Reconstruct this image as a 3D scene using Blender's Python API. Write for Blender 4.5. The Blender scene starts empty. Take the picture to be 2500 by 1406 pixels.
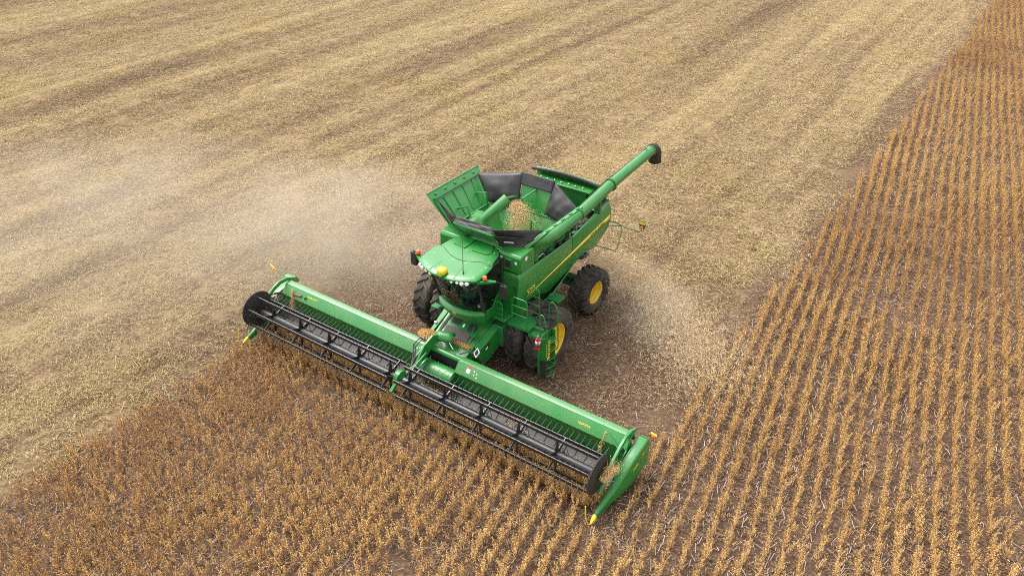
import bpy, bmesh, math, random
import numpy as np
from mathutils import Vector, Matrix, Euler
R = math.radians
rnd = random.Random(7)
nrs = np.random.RandomState(11)
sc = bpy.context.scene
COL = sc.collection

# ------------------------------------------------------------------ camera
CAM = Vector((15.9, 11.745, 14.8))
YAW, PITCH = R(34.7), math.atan2(1263, 1944)
f0 = Vector((-math.cos(YAW), -math.sin(YAW), 0))
FWD = f0 * math.cos(PITCH) - Vector((0, 0, 1)) * math.sin(PITCH)
RGT = FWD.cross(Vector((0, 0, 1))).normalized()
UPV = RGT.cross(FWD)
cd = bpy.data.cameras.new('camera'); cd.lens = 27.99; cd.sensor_width = 36; cd.clip_end = 3000; cd.clip_start = .1
cam = bpy.data.objects.new('camera', cd); COL.objects.link(cam)
m = Matrix((RGT, UPV, -FWD)).transposed().to_4x4(); m.translation = CAM
cam.matrix_world = m
sc.camera = cam

# ------------------------------------------------------------------ sky and sun
SUN_EL, SUN_AZ = R(60), R(262)          # azimuth measured from +X towards +Y
w = bpy.data.worlds.new('World'); sc.world = w; w.use_nodes = True
nt = w.node_tree; nt.nodes.clear()
wo = nt.nodes.new('ShaderNodeOutputWorld'); wb = nt.nodes.new('ShaderNodeBackground')
sk = nt.nodes.new('ShaderNodeTexSky'); sk.sky_type = 'NISHITA'; sk.sun_disc = False
sk.sun_elevation = SUN_EL; sk.sun_rotation = R(90) - SUN_AZ; sk.dust_density = 3.0; sk.air_density = 1.2
hs = nt.nodes.new('ShaderNodeHueSaturation'); hs.inputs['Saturation'].default_value = .22
nt.links.new(sk.outputs[0], hs.inputs['Color']); nt.links.new(hs.outputs[0], wb.inputs['Color'])
wb.inputs['Strength'].default_value = .15
nt.links.new(wb.outputs[0], wo.inputs['Surface'])
sl = bpy.data.lights.new('sun', 'SUN'); sl.energy = 1.2; sl.angle = R(30); sl.color = (1, .96, .9)
so = bpy.data.objects.new('sun', sl); COL.objects.link(so)
sd = Vector((math.cos(SUN_EL) * math.cos(SUN_AZ), math.cos(SUN_EL) * math.sin(SUN_AZ), math.sin(SUN_EL)))
so.rotation_euler = sd.to_track_quat('Z', 'Y').to_euler(); so.location = (0, 0, 40)
sc.cycles.use_denoising = False; sc.cycles.filter_width = 1.0
vs = sc.view_settings; vs.view_transform = 'Standard'; vs.look = 'None'; vs.exposure = 1.42; vs.gamma = 1; vs.use_curve_mapping = False

# ------------------------------------------------------------------ materials
def mk(name):
    M = bpy.data.materials.new(name); M.use_nodes = True
    n = M.node_tree; b = n.nodes['Principled BSDF']
    return M, n, b
def L(n, a, b): n.links.new(a, b)
def noise(n, scale, detail=4, vec=None, rough=.55):
    t = n.nodes.new('ShaderNodeTexNoise'); t.inputs['Scale'].default_value = scale
    t.inputs['Detail'].default_value = detail; t.inputs['Roughness'].default_value = rough
    if vec is not None: L(n, vec, t.inputs['Vector'])
    return t
def ramp(n, fac, stops):
    r = n.nodes.new('ShaderNodeValToRGB'); e = r.color_ramp.elements
    while len(e) < len(stops): e.new(.5)
    for k, (p, c) in enumerate(stops):
        e[k].position = p; e[k].color = (*c, 1) if len(c) == 3 else c
    L(n, fac, r.inputs['Fac']); return r
def mixc(n, fac, a, b, blend='MIX'):
    x = n.nodes.new('ShaderNodeMix'); x.data_type = 'RGBA'; x.blend_type = blend
    for s, v in ((0, fac), (6, a), (7, b)):
        if isinstance(v, (int, float)): x.inputs[s].default_value = v
        elif isinstance(v, tuple): x.inputs[s].default_value = (*v, 1)
        else: L(n, v, x.inputs[s])
    return x.outputs[2]
def math_(n, op, a, b=None):
    x = n.nodes.new('ShaderNodeMath'); x.operation = op
    for s, v in ((0, a), (1, b)):
        if v is None: continue
        if isinstance(v, (int, float)): x.inputs[s].default_value = v
        else: L(n, v, x.inputs[s])
    return x.outputs[0]
def pos(n):
    return n.nodes.new('ShaderNodeNewGeometry').outputs['Position']
def paint(name, col, rough=.35, coat=.0, dust=.0, metal=0., var=.12, scale=2.5, spec=.5):
    M, n, b = mk(name)
    p = pos(n)
    v = noise(n, scale, 5, p)
    dark = tuple(c * (1 - var) for c in col); lite = tuple(min(1, c * (1 + var)) for c in col)
    c = mixc(n, v.outputs['Fac'], dark, lite)
    if dust:
        d = noise(n, 1.3, 8, p, .7)
        rr = ramp(n, d.outputs['Fac'], [(.38, (0, 0, 0)), (.75, (1, 1, 1))])
        fac = math_(n, 'MULTIPLY', rr.outputs['Color'], dust)
        c = mixc(n, fac, c, (.34, .27, .17))
        ro = math_(n, 'ADD', math_(n, 'MULTIPLY', rr.outputs['Color'], .25), rough)
        L(n, ro, b.inputs['Roughness'])
    else:
        b.inputs['Roughness'].default_value = rough
    L(n, c, b.inputs['Base Color'])
    b.inputs['Metallic'].default_value = metal
    b.inputs['Coat Weight'].default_value = coat; b.inputs['Coat Roughness'].default_value = .22
    b.inputs['Specular IOR Level'].default_value = spec
    return M
MAT = {}
MAT['green'] = paint('green_paint', (.004, .175, .019), .36, .4, .07)
MAT['green_dusty'] = paint('green_paint_dusty', (.005, .175, .021), .38, .4, .18)
MAT['green_dark'] = paint('green_frame', (.008, .12, .025), .45, .1, .25)
MAT['yellow'] = paint('yellow_paint', (.80, .52, .012), .38, .25, .16)
MAT['yellow_decal'] = paint('yellow_decal', (.86, .66, .05), .4, .1, .0, var=.04)
MAT['black'] = paint('black_steel', (.011, .011, .013), .33, .2, .04, spec=.5)
MAT['tine'] = paint('tine_plastic', (.035, .035, .04), .5, 0, .25)
MAT['black_matte'] = paint('black_plastic', (.013, .013, .014), .6, 0, .08)
MAT['tyre'] = paint('tyre_rubber', (.024, .022, .022), .75, 0, .40, spec=.3, scale=5)
MAT['tarp'] = paint('tarp_vinyl', (.020, .020, .024), .45, 0, .10, scale=6, var=.35)
MAT['belt'] = paint('belt_rubber', (.055, .054, .057), .55, 0, .2)
MAT['steel'] = paint('bare_steel', (.45, .45, .45), .35, 0, .1, metal=.8)
MAT['white'] = paint('white_decal', (.78, .77, .73), .5, 0, .1, var=.04)
MAT['orange'] = paint('amber_lens', (.82, .13, .015), .25, .5, 0)
MAT['red'] = paint('red_paint', (.55, .02, .02), .35, .3, .05)
MAT['rubber_mat'] = paint('grip_tape', (.085, .075, .07), .85, 0, .25)
MAT['denim'] = paint('denim', (.02, .045, .09), .85, 0, 0, scale=20)
MAT['jacket'] = paint('jacket_cloth', (.03, .06, .075), .85, 0, 0, scale=20)
MAT['skin'] = paint('skin', (.55, .31, .22), .55, 0, 0, scale=12)
MAT['hair'] = paint('hair', (.03, .02, .012), .7, 0, 0)
MAT['interior'] = paint('cab_interior', (.075, .078, .076), .7, 0, .1)
MAT['engine'] = paint('engine_metal', (.05, .055, .05), .5, 0, .35, metal=.2, scale=14, var=.7)
MAT['hose'] = paint('hose_rubber', (.035, .035, .033), .5, 0, .2)
MAT['rust'] = paint('worn_brown_steel', (.16, .06, .045), .6, 0, .2)

def glass(name, tint, rough=.02, mixf=.25):
    M, n, b = mk(name)
    out = n.nodes['Material Output']
    tr = n.nodes.new('ShaderNodeBsdfTransparent'); tr.inputs['Color'].default_value = (*tint, 1)
    gl = n.nodes.new('ShaderNodeBsdfGlossy'); gl.inputs['Roughness'].default_value = rough
    fr = n.nodes.new('ShaderNodeFresnel'); fr.inputs['IOR'].default_value = 1.38
    mx = n.nodes.new('ShaderNodeMixShader')
    L(n, fr.outputs[0], mx.inputs[0]); L(n, tr.outputs[0], mx.inputs[1]); L(n, gl.outputs[0], mx.inputs[2])
    L(n, mx.outputs[0], out.inputs['Surface'])
    return M
MAT['glass'] = glass('tinted_cab_glass', (.66, .74, .71))
MAT['clear'] = glass('clear_plastic', (.62, .80, .74))

def perforated():
    M, n, b = mk('perforated_green_tread')
    p = pos(n)
    mp = n.nodes.new('ShaderNodeMapping'); mp.inputs['Scale'].default_value = (23, 23, 0.001); L(n, p, mp.inputs['Vector'])
    v = n.nodes.new('ShaderNodeTexVoronoi'); v.inputs['Randomness'].default_value = .15; v.inputs['Scale'].default_value = 1
    L(n, mp.outputs[0], v.inputs['Vector'])
    r = ramp(n, v.outputs['Distance'], [(.22, (0, 0, 0)), (.32, (1, 1, 1))])
    c = mixc(n, r.outputs['Color'], (.004, .02, .008), (.012, .20, .036))
    L(n, c, b.inputs['Base Color']); b.inputs['Roughness'].default_value = .4
    bp = n.nodes.new('ShaderNodeBump'); bp.inputs['Strength'].default_value = .8; bp.inputs['Distance'].default_value = .02
    L(n, r.outputs['Color'], bp.inputs['Height']); L(n, bp.outputs[0], b.inputs['Normal'])
    return M
MAT['tread'] = perforated()

# ---- field colours: world-space bands that follow the direction of travel (X)
def smoothstep(n, v, a, b):
    x = n.nodes.new('ShaderNodeMapRange'); x.interpolation_type = 'SMOOTHSTEP'
    x.inputs['From Min'].default_value = a; x.inputs['From Max'].default_value = b
    L(n, v, x.inputs['Value']); return x.outputs['Result']
def field_mask(n, p):
    """straw cover 0..1: 1 = spread straw of finished passes, 0 = bare litter"""
    sx = n.nodes.new('ShaderNodeSeparateXYZ'); L(n, p, sx.inputs[0])
    wob = noise(n, .35, 4, p)
    wy = math_(n, 'ADD', sx.outputs['Y'], math_(n, 'MULTIPLY', math_(n, 'SUBTRACT', wob.outputs['Fac'], .5), 1.8))
    wx = math_(n, 'ADD', sx.outputs['X'], math_(n, 'MULTIPLY', math_(n, 'SUBTRACT', wob.outputs['Fac'], .5), 4.))
    # inside the current pass
    left = smoothstep(n, wy, 5.9, 5.2)
    right = smoothstep(n, wy, -6.5, -6.0)
    band = math_(n, 'MULTIPLY', left, right)
    fresh = smoothstep(n, wx, -9.5, -3.5)
    infresh = math_(n, 'MULTIPLY', band, fresh)
    # standing crop: left of y=6 or ahead of the cutterbar
    crop1 = smoothstep(n, wy, 5.3, 6.2)
    crop2 = math_(n, 'MULTIPLY', smoothstep(n, wx, 2.8, 3.6), right)
    bare = math_(n, 'MAXIMUM', math_(n, 'MAXIMUM', crop1, crop2), infresh)
    return math_(n, 'SUBTRACT', 1., bare), infresh
def streaks(n, p):
    def st(sx, sy, det, off):
        mp = n.nodes.new('ShaderNodeMapping'); mp.inputs['Scale'].default_value = (sx, sy, 1)
        mp.inputs['Rotation'].default_value = (0, 0, R(2)); mp.inputs['Location'].default_value = (off, off * 1.7, 0)
        L(n, p, mp.inputs['Vector']); return noise(n, 1, det, mp.outputs[0], .62).outputs['Fac']
    a = st(.013, .24, 3, 3.1); b = st(.035, .85, 4, 9.7); c = st(1.1, 1.9, 8, 1.3)
    s = math_(n, 'ADD', math_(n, 'MULTIPLY', a, .44), math_(n, 'ADD', math_(n, 'MULTIPLY', b, .36), math_(n, 'MULTIPLY', c, .26)))
    # passes are 12.2 m wide: thin cover near their joints and where the wheels ran
    sx = n.nodes.new('ShaderNodeSeparateXYZ'); L(n, p, sx.inputs[0])
    yw = math_(n, 'ADD', sx.outputs['Y'], math_(n, 'MULTIPLY', math_(n, 'SUBTRACT', st(.03, .05, 2, 5.5), .5), 5.))
    def lane(off, per, half):
        d = math_(n, 'ABSOLUTE', math_(n, 'SUBTRACT', math_(n, 'MODULO', math_(n, 'ADD', yw, 976. - off + per / 2), per), per / 2))
        return smoothstep(n, d, half, half * .25)
    dark = math_(n, 'ADD', math_(n, 'MULTIPLY', lane(5.2, 12.2, 1.7), .09), math_(n, 'ADD', math_(n, 'MULTIPLY', lane(1.9, 12.2, .55), .05), math_(n, 'MULTIPLY', lane(-2.0, 12.2, .55), .05)))
    brk = smoothstep(n, st(.05, .3, 3, 2.2), .38, .55)
    return math_(n, 'SUBTRACT', math_(n, 'ADD', s, -.015), math_(n, 'MULTIPLY', dark, brk))
STRAW = [(.30, (.12, .076, .046)), (.41, (.23, .150, .082)), (.50, (.36, .25, .128)), (.60, (.47, .35, .18)), (.72, (.52, .415, .205))]
def soil_mat():
    M, n, b = mk('field_soil')
    p = pos(n)
    cover, fresh = field_mask(n, p)
    s = streaks(n, p)
    fine = noise(n, 9, 8, p, .75).outputs['Fac']
    s2 = math_(n, 'ADD', s, math_(n, 'MULTIPLY', math_(n, 'SUBTRACT', fine, .5), .34))
    straw = ramp(n, s2, STRAW).outputs['Color']
    straw = mixc(n, .5, straw, (.10, .066, .042))
    brown = ramp(n, fine, [(.3, (.055, .034, .023)), (.5, (.125, .078, .050)), (.68, (.24, .160, .104))]).outputs['Color']
    L(n, mixc(n, cover, brown, straw), b.inputs['Base Color'])
    b.inputs['Roughness'].default_value = .95; b.inputs['Specular IOR Level'].default_value = .1
    h = noise(n, 14, 8, p, .75)
    bp = n.nodes.new('ShaderNodeBump'); bp.inputs['Strength'].default_value = .9; bp.inputs['Distance'].default_value = .06
    L(n, h.outputs['Fac'], bp.inputs['Height']); L(n, bp.outputs[0], b.inputs['Normal'])
    return M
MAT['soil'] = soil_mat()
def tintmat(name, fn, rough=.8, trans=0.):
    M, n, b = mk(name)
    a = n.nodes.new('ShaderNodeAttribute'); a.attribute_type = 'INSTANCER'; a.attribute_name = 'tint'
    g = n.nodes.new('ShaderNodeAttribute'); g.attribute_type = 'GEOMETRY'; g.attribute_name = 'shade'
    L(n, fn(n, a.outputs['Fac'], g.outputs['Fac']), b.inputs['Base Color'])
    b.inputs['Roughness'].default_value = rough; b.inputs['Specular IOR Level'].default_value = .25
    return M
def straw_col(n, t, s):
    p = pos(n)
    st = streaks(n, p)
    v = math_(n, 'ADD', st, math_(n, 'MULTIPLY', math_(n, 'SUBTRACT', s, .5), .46))
    base = ramp(n, v, STRAW).outputs['Color']
    yl = smoothstep(n, noise(n, .16, 3, p).outputs['Fac'], .48, .66)
    return mixc(n, math_(n, 'MULTIPLY', yl, .55), base, mixc(n, 1., base, (1.0, 1.0, .72), 'MULTIPLY'))
MAT['straw'] = tintmat('chopped_straw', straw_col)
def litter_col(n, t, s):
    return ramp(n, s, [(0, (.070, .040, .024)), (.45, (.20, .120, .066)), (.8, (.36, .235, .135)), (1, (.58, .44, .30))]).outputs['Color']
def chaff_col(n, t, s):
    return ramp(n, s, [(0, (.50, .36, .20)), (.5, (.66, .50, .30)), (1, (.80, .66, .44))]).outputs['Color']
MAT['chaff'] = tintmat('flying_chaff', chaff_col)
MAT['litter'] = tintmat('brown_litter', litter_col)
def stalk_col(n, t, s):
    return ramp(n, s, [(0, (.28, .21, .165)), (.5, (.42, .34, .28)), (1, (.58, .50, .44))]).outputs['Color']
MAT['stalk'] = tintmat('bleached_cornstalk', stalk_col)
def pod_col(n, t, s):
    v = math_(n, 'ADD', math_(n, 'MULTIPLY', t, .55), math_(n, 'MULTIPLY', s, .45))
    return ramp(n, v, [(.05, (.26, .115, .036)), (.35, (.47, .25, .078)), (.6, (.62, .38, .125)), (.9, (.72, .50, .19))]).outputs['Color']
MAT['pod'] = tintmat('ripe_pods', pod_col)
def stem_col(n, t, s):
    v = math_(n, 'ADD', math_(n, 'MULTIPLY', t, .5), math_(n, 'MULTIPLY', s, .5))
    return ramp(n, v, [(.1, (.22, .115, .055)), (.9, (.46, .28, .13))]).outputs['Color']
MAT['stem'] = tintmat('dry_stems', stem_col)
def bean_col(n, t, s):
    return ramp(n, s, [(0, (.50, .31, .13)), (.6, (.68, .47, .24)), (1, (.80, .62, .38))]).outputs['Color']
MAT['bean'] = tintmat('soybeans', bean_col, .5)

# ------------------------------------------------------------------ mesh helpers
class MB:
    def __init__(s): s.v = []; s.f = []
    def add(s, vs, fs):
        o = len(s.v); s.v += [tuple(v) for v in vs]; s.f += [tuple(i + o for i in f) for f in fs]; return s
    def box(s, c, d, rot=None):
        hx, hy, hz = d[0] / 2, d[1] / 2, d[2] / 2
        vs = [Vector((x, y, z)) for x in (-hx, hx) for y in (-hy, hy) for z in (-hz, hz)]
        if rot is not None:
            M = Euler(rot).to_matrix() if not isinstance(rot, Matrix) else rot
            vs = [M @ v for v in vs]
        vs = [v + Vector(c) for v in vs]
        return s.add(vs, [(0, 1, 3, 2), (4, 6, 7, 5), (0, 4, 5, 1), (2, 3, 7, 6), (0, 2, 6, 4), (1, 5, 7, 3)])
    def prism(s, poly, axis, a, b):
        """poly 2-D (x,z) for axis y, (y,z) for axis x, (x,y) for axis z; extruded from a to b"""
        def P(p, t): return {'y': (p[0], t, p[1]), 'x': (t, p[0], p[1]), 'z': (p[0], p[1], t)}[axis]
        k = len(poly)
        vs = [P(p, a) for p in poly] + [P(p, b) for p in poly]
        fs = [tuple(range(k)), tuple(range(2 * k - 1, k - 1, -1))] + [(i, i + k, (i + 1) % k + k, (i + 1) % k) for i in range(k)]
        return s.add(vs, fs)
    def tube(s, path, r, n=8, cap=True, r2=None):
        path = [Vector(p) for p in path]; rings = []
        k = len(path)
        t0 = (path[1] - path[0]).normalized()
        up = Vector((0, 0, 1)) if abs(t0.z) < .9 else Vector((1, 0, 0))
        for i, p in enumerate(path):
            t = (path[min(i + 1, k - 1)] - path[max(i - 1, 0)]).normalized()
            a = t.cross(up)
            if a.length < 1e-4: a = t.cross(Vector((0, 1, 0)))
            a.normalize(); b = a.cross(t); up = b
            rr = r if r2 is None else r + (r2 - r) * i / (k - 1)
            if isinstance(r, (list, tuple)): rr = r[i]
            rings.append([p + (a * math.cos(q) + b * math.sin(q)) * rr for q in [2 * math.pi * j / n for j in range(n)]])
        vs = [v for g in rings for v in g]; fs = []
        for i in range(k - 1):
            for j in range(n): fs.append((i * n + j, i * n + (j + 1) % n, (i + 1) * n + (j + 1) % n, (i + 1) * n + j))
        if cap: fs += [tuple(range(n - 1, -1, -1)), tuple((k - 1) * n + j for j in range(n))]
        return s.add(vs, fs)
    def lathe(s, prof, c, axis, n=32, a0=0, a1=2 * math.pi, close=True):
        """prof: (along axis, radius)"""
        full = abs(a1 - a0 - 2 * math.pi) < 1e-6
        k = n if full else n + 1; vs = []; m = len(prof)
        for i in range(k):
            q = a0 + (a1 - a0) * i / n
            for (h, r) in prof:
                u, v = r * math.cos(q), r * math.sin(q)
                p = {'x': (h, u, v), 'y': (u, h, v), 'z': (u, v, h)}[axis]
                vs.append((p[0] + c[0], p[1] + c[1], p[2] + c[2]))
        fs = []
        for i in range(n):
            for j in range(m - 1):
                a = i * m + j; b = ((i + 1) % k) * m + j
                fs.append((a, a + 1, b + 1, b))
        return s.add(vs, fs)
    def sheet(s, pts, th, nrm=None):
        """polygon given in 3-D, thickened along its normal"""
        P = [Vector(p) for p in pts]
        if nrm is None:
            nrm = Vector((0, 0, 0))
            for i in range(len(P)): nrm += P[i].cross(P[(i + 1) % len(P)])
        nrm = Vector(nrm).normalized() * th; k = len(P)
        vs = P + [p - nrm for p in P]
        fs = [tuple(range(k)), tuple(range(2 * k - 1, k - 1, -1))] + [(i, i + k, (i + 1) % k + k, (i + 1) % k) for i in range(k)]
        return s.add(vs, fs)
    def loft(s, rings, cap=True):
        n = len(rings[0]); vs = [v for r in rings for v in r]; fs = []
        for i in range(len(rings) - 1):
            for j in range(n): fs.append((i * n + j, i * n + (j + 1) % n, (i + 1) * n + (j + 1) % n, (i + 1) * n + j))
        if cap: fs += [tuple(range(n - 1, -1, -1)), tuple((len(rings) - 1) * n + j for j in range(n))]
        return s.add(vs, fs)
    def grid(s, fn, nu, nv, th=0):
        """fn(u,v) -> 3-D point"""
        vs = [Vector(fn(i / nu, j / nv)) for i in range(nu + 1) for j in range(nv + 1)]
        fs = [(i * (nv + 1) + j, i * (nv + 1) + j + 1, (i + 1) * (nv + 1) + j + 1, (i + 1) * (nv + 1) + j) for i in range(nu) for j in range(nv)]
        return s.add(vs, fs)
def mesh_of(mb, name, mat, smooth=40, solid=0):
    me = bpy.data.meshes.new(name)
    bm = bmesh.new()
    vv = [bm.verts.new(v) for v in mb.v]
    for f in mb.f:
        try: bm.faces.new([vv[i] for i in f])
        except ValueError: pass
    bmesh.ops.recalc_face_normals(bm, faces=bm.faces)
    bm.to_mesh(me); bm.free()
    if smooth:
        me.polygons.foreach_set('use_smooth', [True] * len(me.polygons)); me.set_sharp_from_angle(angle=R(smooth))
    if mat: me.materials.append(MAT[mat])
    return me
def place(name, me, parent=None, loc=None):
    o = bpy.data.objects.new(name, me); COL.objects.link(o)
    if parent is not None: o.parent = parent
    if loc is not None: o.location = loc
    return o
def P(name, mb, mat, parent, bevel=0, smooth=40, solid=0, label=None):
    """part whose vertices are given in scene coordinates"""
    me = mesh_of(mb, name, mat, smooth)
    org = Vector((0, 0, 0)); q = parent
    while q is not None: org += q.location; q = q.parent
    if org.length > 0: me.transform(Matrix.Translation(-org))
    o = place(name, me, parent)
    if solid:
        md = o.modifiers.new('thickness', 'SOLIDIFY'); md.thickness = solid; md.offset = 0
    if bevel:
        md = o.modifiers.new('bevel', 'BEVEL'); md.width = bevel; md.segments = 2; md.limit_method = 'ANGLE'; md.angle_limit = R(35)
        md.harden_normals = False
    if label: o['label'] = label
    return o
def thing(name, label, cat, loc=(0, 0, 0), group=None):
    o = bpy.data.objects.new(name, None); COL.objects.link(o); o.location = loc
    o.empty_display_size = .3
    o['label'] = label; o['category'] = cat
    if group: o['group'] = group
    return o
def tag(o, label=None, cat=None, group=None, kind=None):
    if label: o['label'] = label
    if cat: o['category'] = cat
    if group: o['group'] = group
    if kind: o['kind'] = kind
    return o
def lettering(txt, size, mat, parent, origin, ex, ey, name='lettering', shear=0., depth=.003):
    """flat letters: text x axis along ex, up along ey"""
    cu = bpy.data.curves.new('t', 'FONT'); cu.body = txt; cu.size = size; cu.extrude = depth; cu.shear = shear; cu.resolution_u = 2
    cu.align_x = 'CENTER'; cu.align_y = 'CENTER'
    t = bpy.data.objects.new('t', cu)
    me = bpy.data.meshes.new_from_object(t); bpy.data.objects.remove(t); bpy.data.curves.remove(cu)
    ex = Vector(ex).normalized(); ez = ex.cross(Vector(ey)).normalized(); ey = ez.cross(ex)
    M = Matrix((ex, ey, ez)).transposed().to_4x4(); M.translation = Vector(origin)
    org = Vector((0, 0, 0)); q = parent
    while q is not None: org += q.location; q = q.parent
    me.transform(Matrix.Translation(-org) @ M)
    me.materials.clear(); me.materials.append(MAT[mat]); me.name = name
    return place(name, me, parent)
def emblem(parent, origin, ex, ey, s):
    """dark badge with a yellow border and a small leaping shape"""
    ex = Vector(ex).normalized(); ez = ex.cross(Vector(ey)).normalized(); ey = ez.cross(ex); o = Vector(origin)
    pt = lambda x, y, z: o + ex * x * s + ey * y * s + ez * z
    sh = [(-.5, .45), (.5, .45), (.46, -.25), (0, -.5), (-.46, -.25)]
    b = P('emblem', MB().sheet([pt(x, y, .006) for x, y in sh], .006, ez), 'yellow_decal', parent)
    MBs = MB().sheet([pt(x * .84, y * .84, .009) for x, y in sh], .003, ez)
    P('badge', MBs, 'black_matte', b)
    deer = [(-.33, .05), (-.1, .12), (.12, .1), (.2, .3), (.27, .3), (.25, .2), (.36, .17), (.28, .1), (.22, -.02), (.34, -.14), (.1, -.08), (-.12, -.06), (-.3, -.2), (-.22, -.03)]
    P('deer_mark', MB().sheet([pt(x, y, .012) for x, y in deer], .003, ez), 'yellow_decal', b)
    return b

# ------------------------------------------------------------------ ground
def ground():
    n = 120
    mb = MB()
    xs = [-600, -300, -160] + list(np.linspace(-90, 40, 131)) + [80, 160, 300, 600]
    ys = [-600, -300, -160] + list(np.linspace(-90, 40, 131)) + [80, 160, 300, 600]
    from mathutils import noise as mn
    vs = []
    for x in xs:
        for y in ys:
            z = 0.
            if -95 < x < 45 and -95 < y < 45:
                z = -.025 + .03 * mn.noise((x * .9, y * .9, 0)) * (0 if (abs(x) < 6 and abs(y) < 8) else 1)
            vs.append((x, y, z))
    k = len(ys)
    fs = [(i * k + j, (i + 1) * k + j, (i + 1) * k + j + 1, i * k + j + 1) for i in range(len(xs) - 1) for j in range(k - 1)]
    o = place('ground', mesh_of(MB().add(vs, fs), 'ground', 'soil', 180))
    tag(o, kind='structure')
ground()

# ------------------------------------------------------------------ combine harvester
C = thing('combine_harvester', 'green combine harvester with open grain tank and yellow wheels driving through the field', 'combine')

def wheel_mesh(Rt, wd, rimr, lugs, lugh):
    """tyre and rim about the origin, axle along y"""
    h = wd / 2
    prof = [(-h * .72, rimr), (-h * .93, rimr + .05), (-h * 1.0, (Rt + rimr) / 2), (-h * .95, Rt - .12), (-h * .80, Rt - .05), (-h * .35, Rt - .025), (0, Rt - .02),
            (h * .35, Rt - .025), (h * .80, Rt - .05), (h * .95, Rt - .12), (h * 1.0, (Rt + rimr) / 2), (h * .93, rimr + .05), (h * .72, rimr)]
    t = MB().lathe(prof, (0, 0, 0), 'y', 64)
    # chevron lugs
    for i in range(lugs):
        for sgn in (-1, 1):
            q0 = 2 * math.pi * (i + (.5 if sgn > 0 else 0)) / lugs
            rings = []
            for k in range(6):
                u = k / 5
                y = sgn * (h * 1.0 * u - .03 * (1 - u))
                q = q0 - (1 - u) * .0 + u * (.42 * wd / Rt)       # sweep backwards to the shoulder
                rr = Rt - .03 - (0.0 if u < .75 else (u - .75) * .30)
                wq = (.030 + .016 * u) / Rt
                top = rr + lugh * (1 if u < .9 else .75)
                ring = []
                for (dq, r) in ((-wq * 1.35, rr - .03), (-wq, top), (wq, top), (wq * 1.35, rr - .03)):
                    ring.append((r * math.cos(q + dq), y, r * math.sin(q + dq)))
                rings.append(ring)
            t.loft(rings)
    # rim: dished disc, both faces
    rp = [(-h * .74, rimr + .03), (-h * .74, rimr - .01), (-h * .45, rimr - .045), (-h * .1, rimr - .06), (h * .05, rimr - .10), (h * .05, rimr * .55), (h * .22, rimr * .45), (h * .22, 0.02)]
    rp2 = [(h * .74, rimr + .03), (h * .76, rimr + .015), (h * .74, rimr - .012), (h * .60, rimr - .04), (h * .40, rimr - .05), (h * .30, rimr - .09), (h * .08, rimr - .10), (h * .05, rimr * .80), (h * .10, rimr * .55), (h * .02, rimr * .42), (h * .02, 0.0)]
    rim = MB().lathe(rp2, (0, 0, 0), 'y', 48).lathe([(-a, b) for a, b in rp2[:4]] + [(h * .04, rimr - .10)], (0, 0, 0), 'y', 48)
    hub = MB().lathe([(-h * .3, .16), (h * .10, .16), (h * .12, .15), (h * .2, .12), (h * .2, 0)], (0, 0, 0), 'y', 24)
    for i in range(10):
        q = 2 * math.pi * i / 10
        hub.lathe([(h * .05, .022), (h * .16, .022), (h * .16, 0)], (rimr * .48 * math.cos(q), 0, rimr * .48 * math.sin(q)), 'y', 6)
    return mesh_of(t, 'tyre', 'tyre', 35), mesh_of(rim, 'rim', 'yellow', 35), mesh_of(hub, 'wheel', 'yellow', 35)
fm = wheel_mesh(.975, .56, .545, 19, .055)
rm = wheel_mesh(.775, .68, .38, 18, .055)
def put_wheel(ms, loc, rz, ang):
    w_ = place('wheel', ms[2], C, loc); w_.rotation_euler = (0, 0, rz)
    for nme, me in (('tyre', ms[0]), ('rim', ms[1])):
        o = place(nme, me, w_); o.rotation_euler = (0, ang, 0)
for k, (y, s) in enumerate(((2.03, 0), (1.36, 0), (-2.1, 1), (-1.42, 1))):
    put_wheel(fm, (0, y, .96), math.pi * s, k * .13 * (1 if s == 0 else -1))
put_wheel(rm, (-3.2, 1.54, .755), R(-4), .1)
put_wheel(rm, (-3.2, -1.54, .755), math.pi + R(-4), .2)

# chassis, axles, hull
ax = MB().box((0, 0, .96), (.42, 2.5, .42)).box((0, 1.0, .98), (.5, .3, .6)).box((0, -1.0, .98), (.5, .3, .6))
P('front_axle', ax, 'green_dark', C, .03)
ra = MB().box((-3.2, 0, .95), (.26, 2.2, .24)).box((-3.2, 0, 1.35), (.3, .5, .7)).tube([(-3.05, -1.1, .8), (-3.05, 1.1, .8)], .035).tube([(-2.95, -1.0, .9), (-2.95, 1.0, .9)], .045)
P('rear_axle', ra, 'green_dark', C, .02)
hull = MB().prism([(.5, 1.2), (.5, 2.6), (-4.0, 2.6), (-4.1, 2.35), (-3.3, 1.9), (-2.6, 1.75), (-1.4, 1.1), (-.6, .95), (.3, .95)], 'y', -1.15, 1.15)
hull.box((.2, 0, 2.75), (.6, 2.6, .35)).box((-3.2, 0, 2.7), (1.7, 2.7, .3))
P('hull', hull, 'green_dark', C, .03)
lp = MB().sheet([(-2.1, 1.44, 2.02), (-1.15, 1.44, 1.70), (-.95, 1.44, 1.74), (-.85, 1.15, 1.25), (-1.3, 1.15, 1.2), (-2.2, 1.15, 1.75)], .03)
P('lower_panel', lp, 'green', C, .01)
lp2 = MB().sheet([(-2.1, -1.44, 2.02), (-1.15, -1.44, 1.70), (-.95, -1.44, 1.74), (-.85, -1.15, 1.25), (-1.3, -1.15, 1.2), (-2.2, -1.15, 1.75)], .03)
P('lower_panel', lp2, 'green', C, .01)
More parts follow.
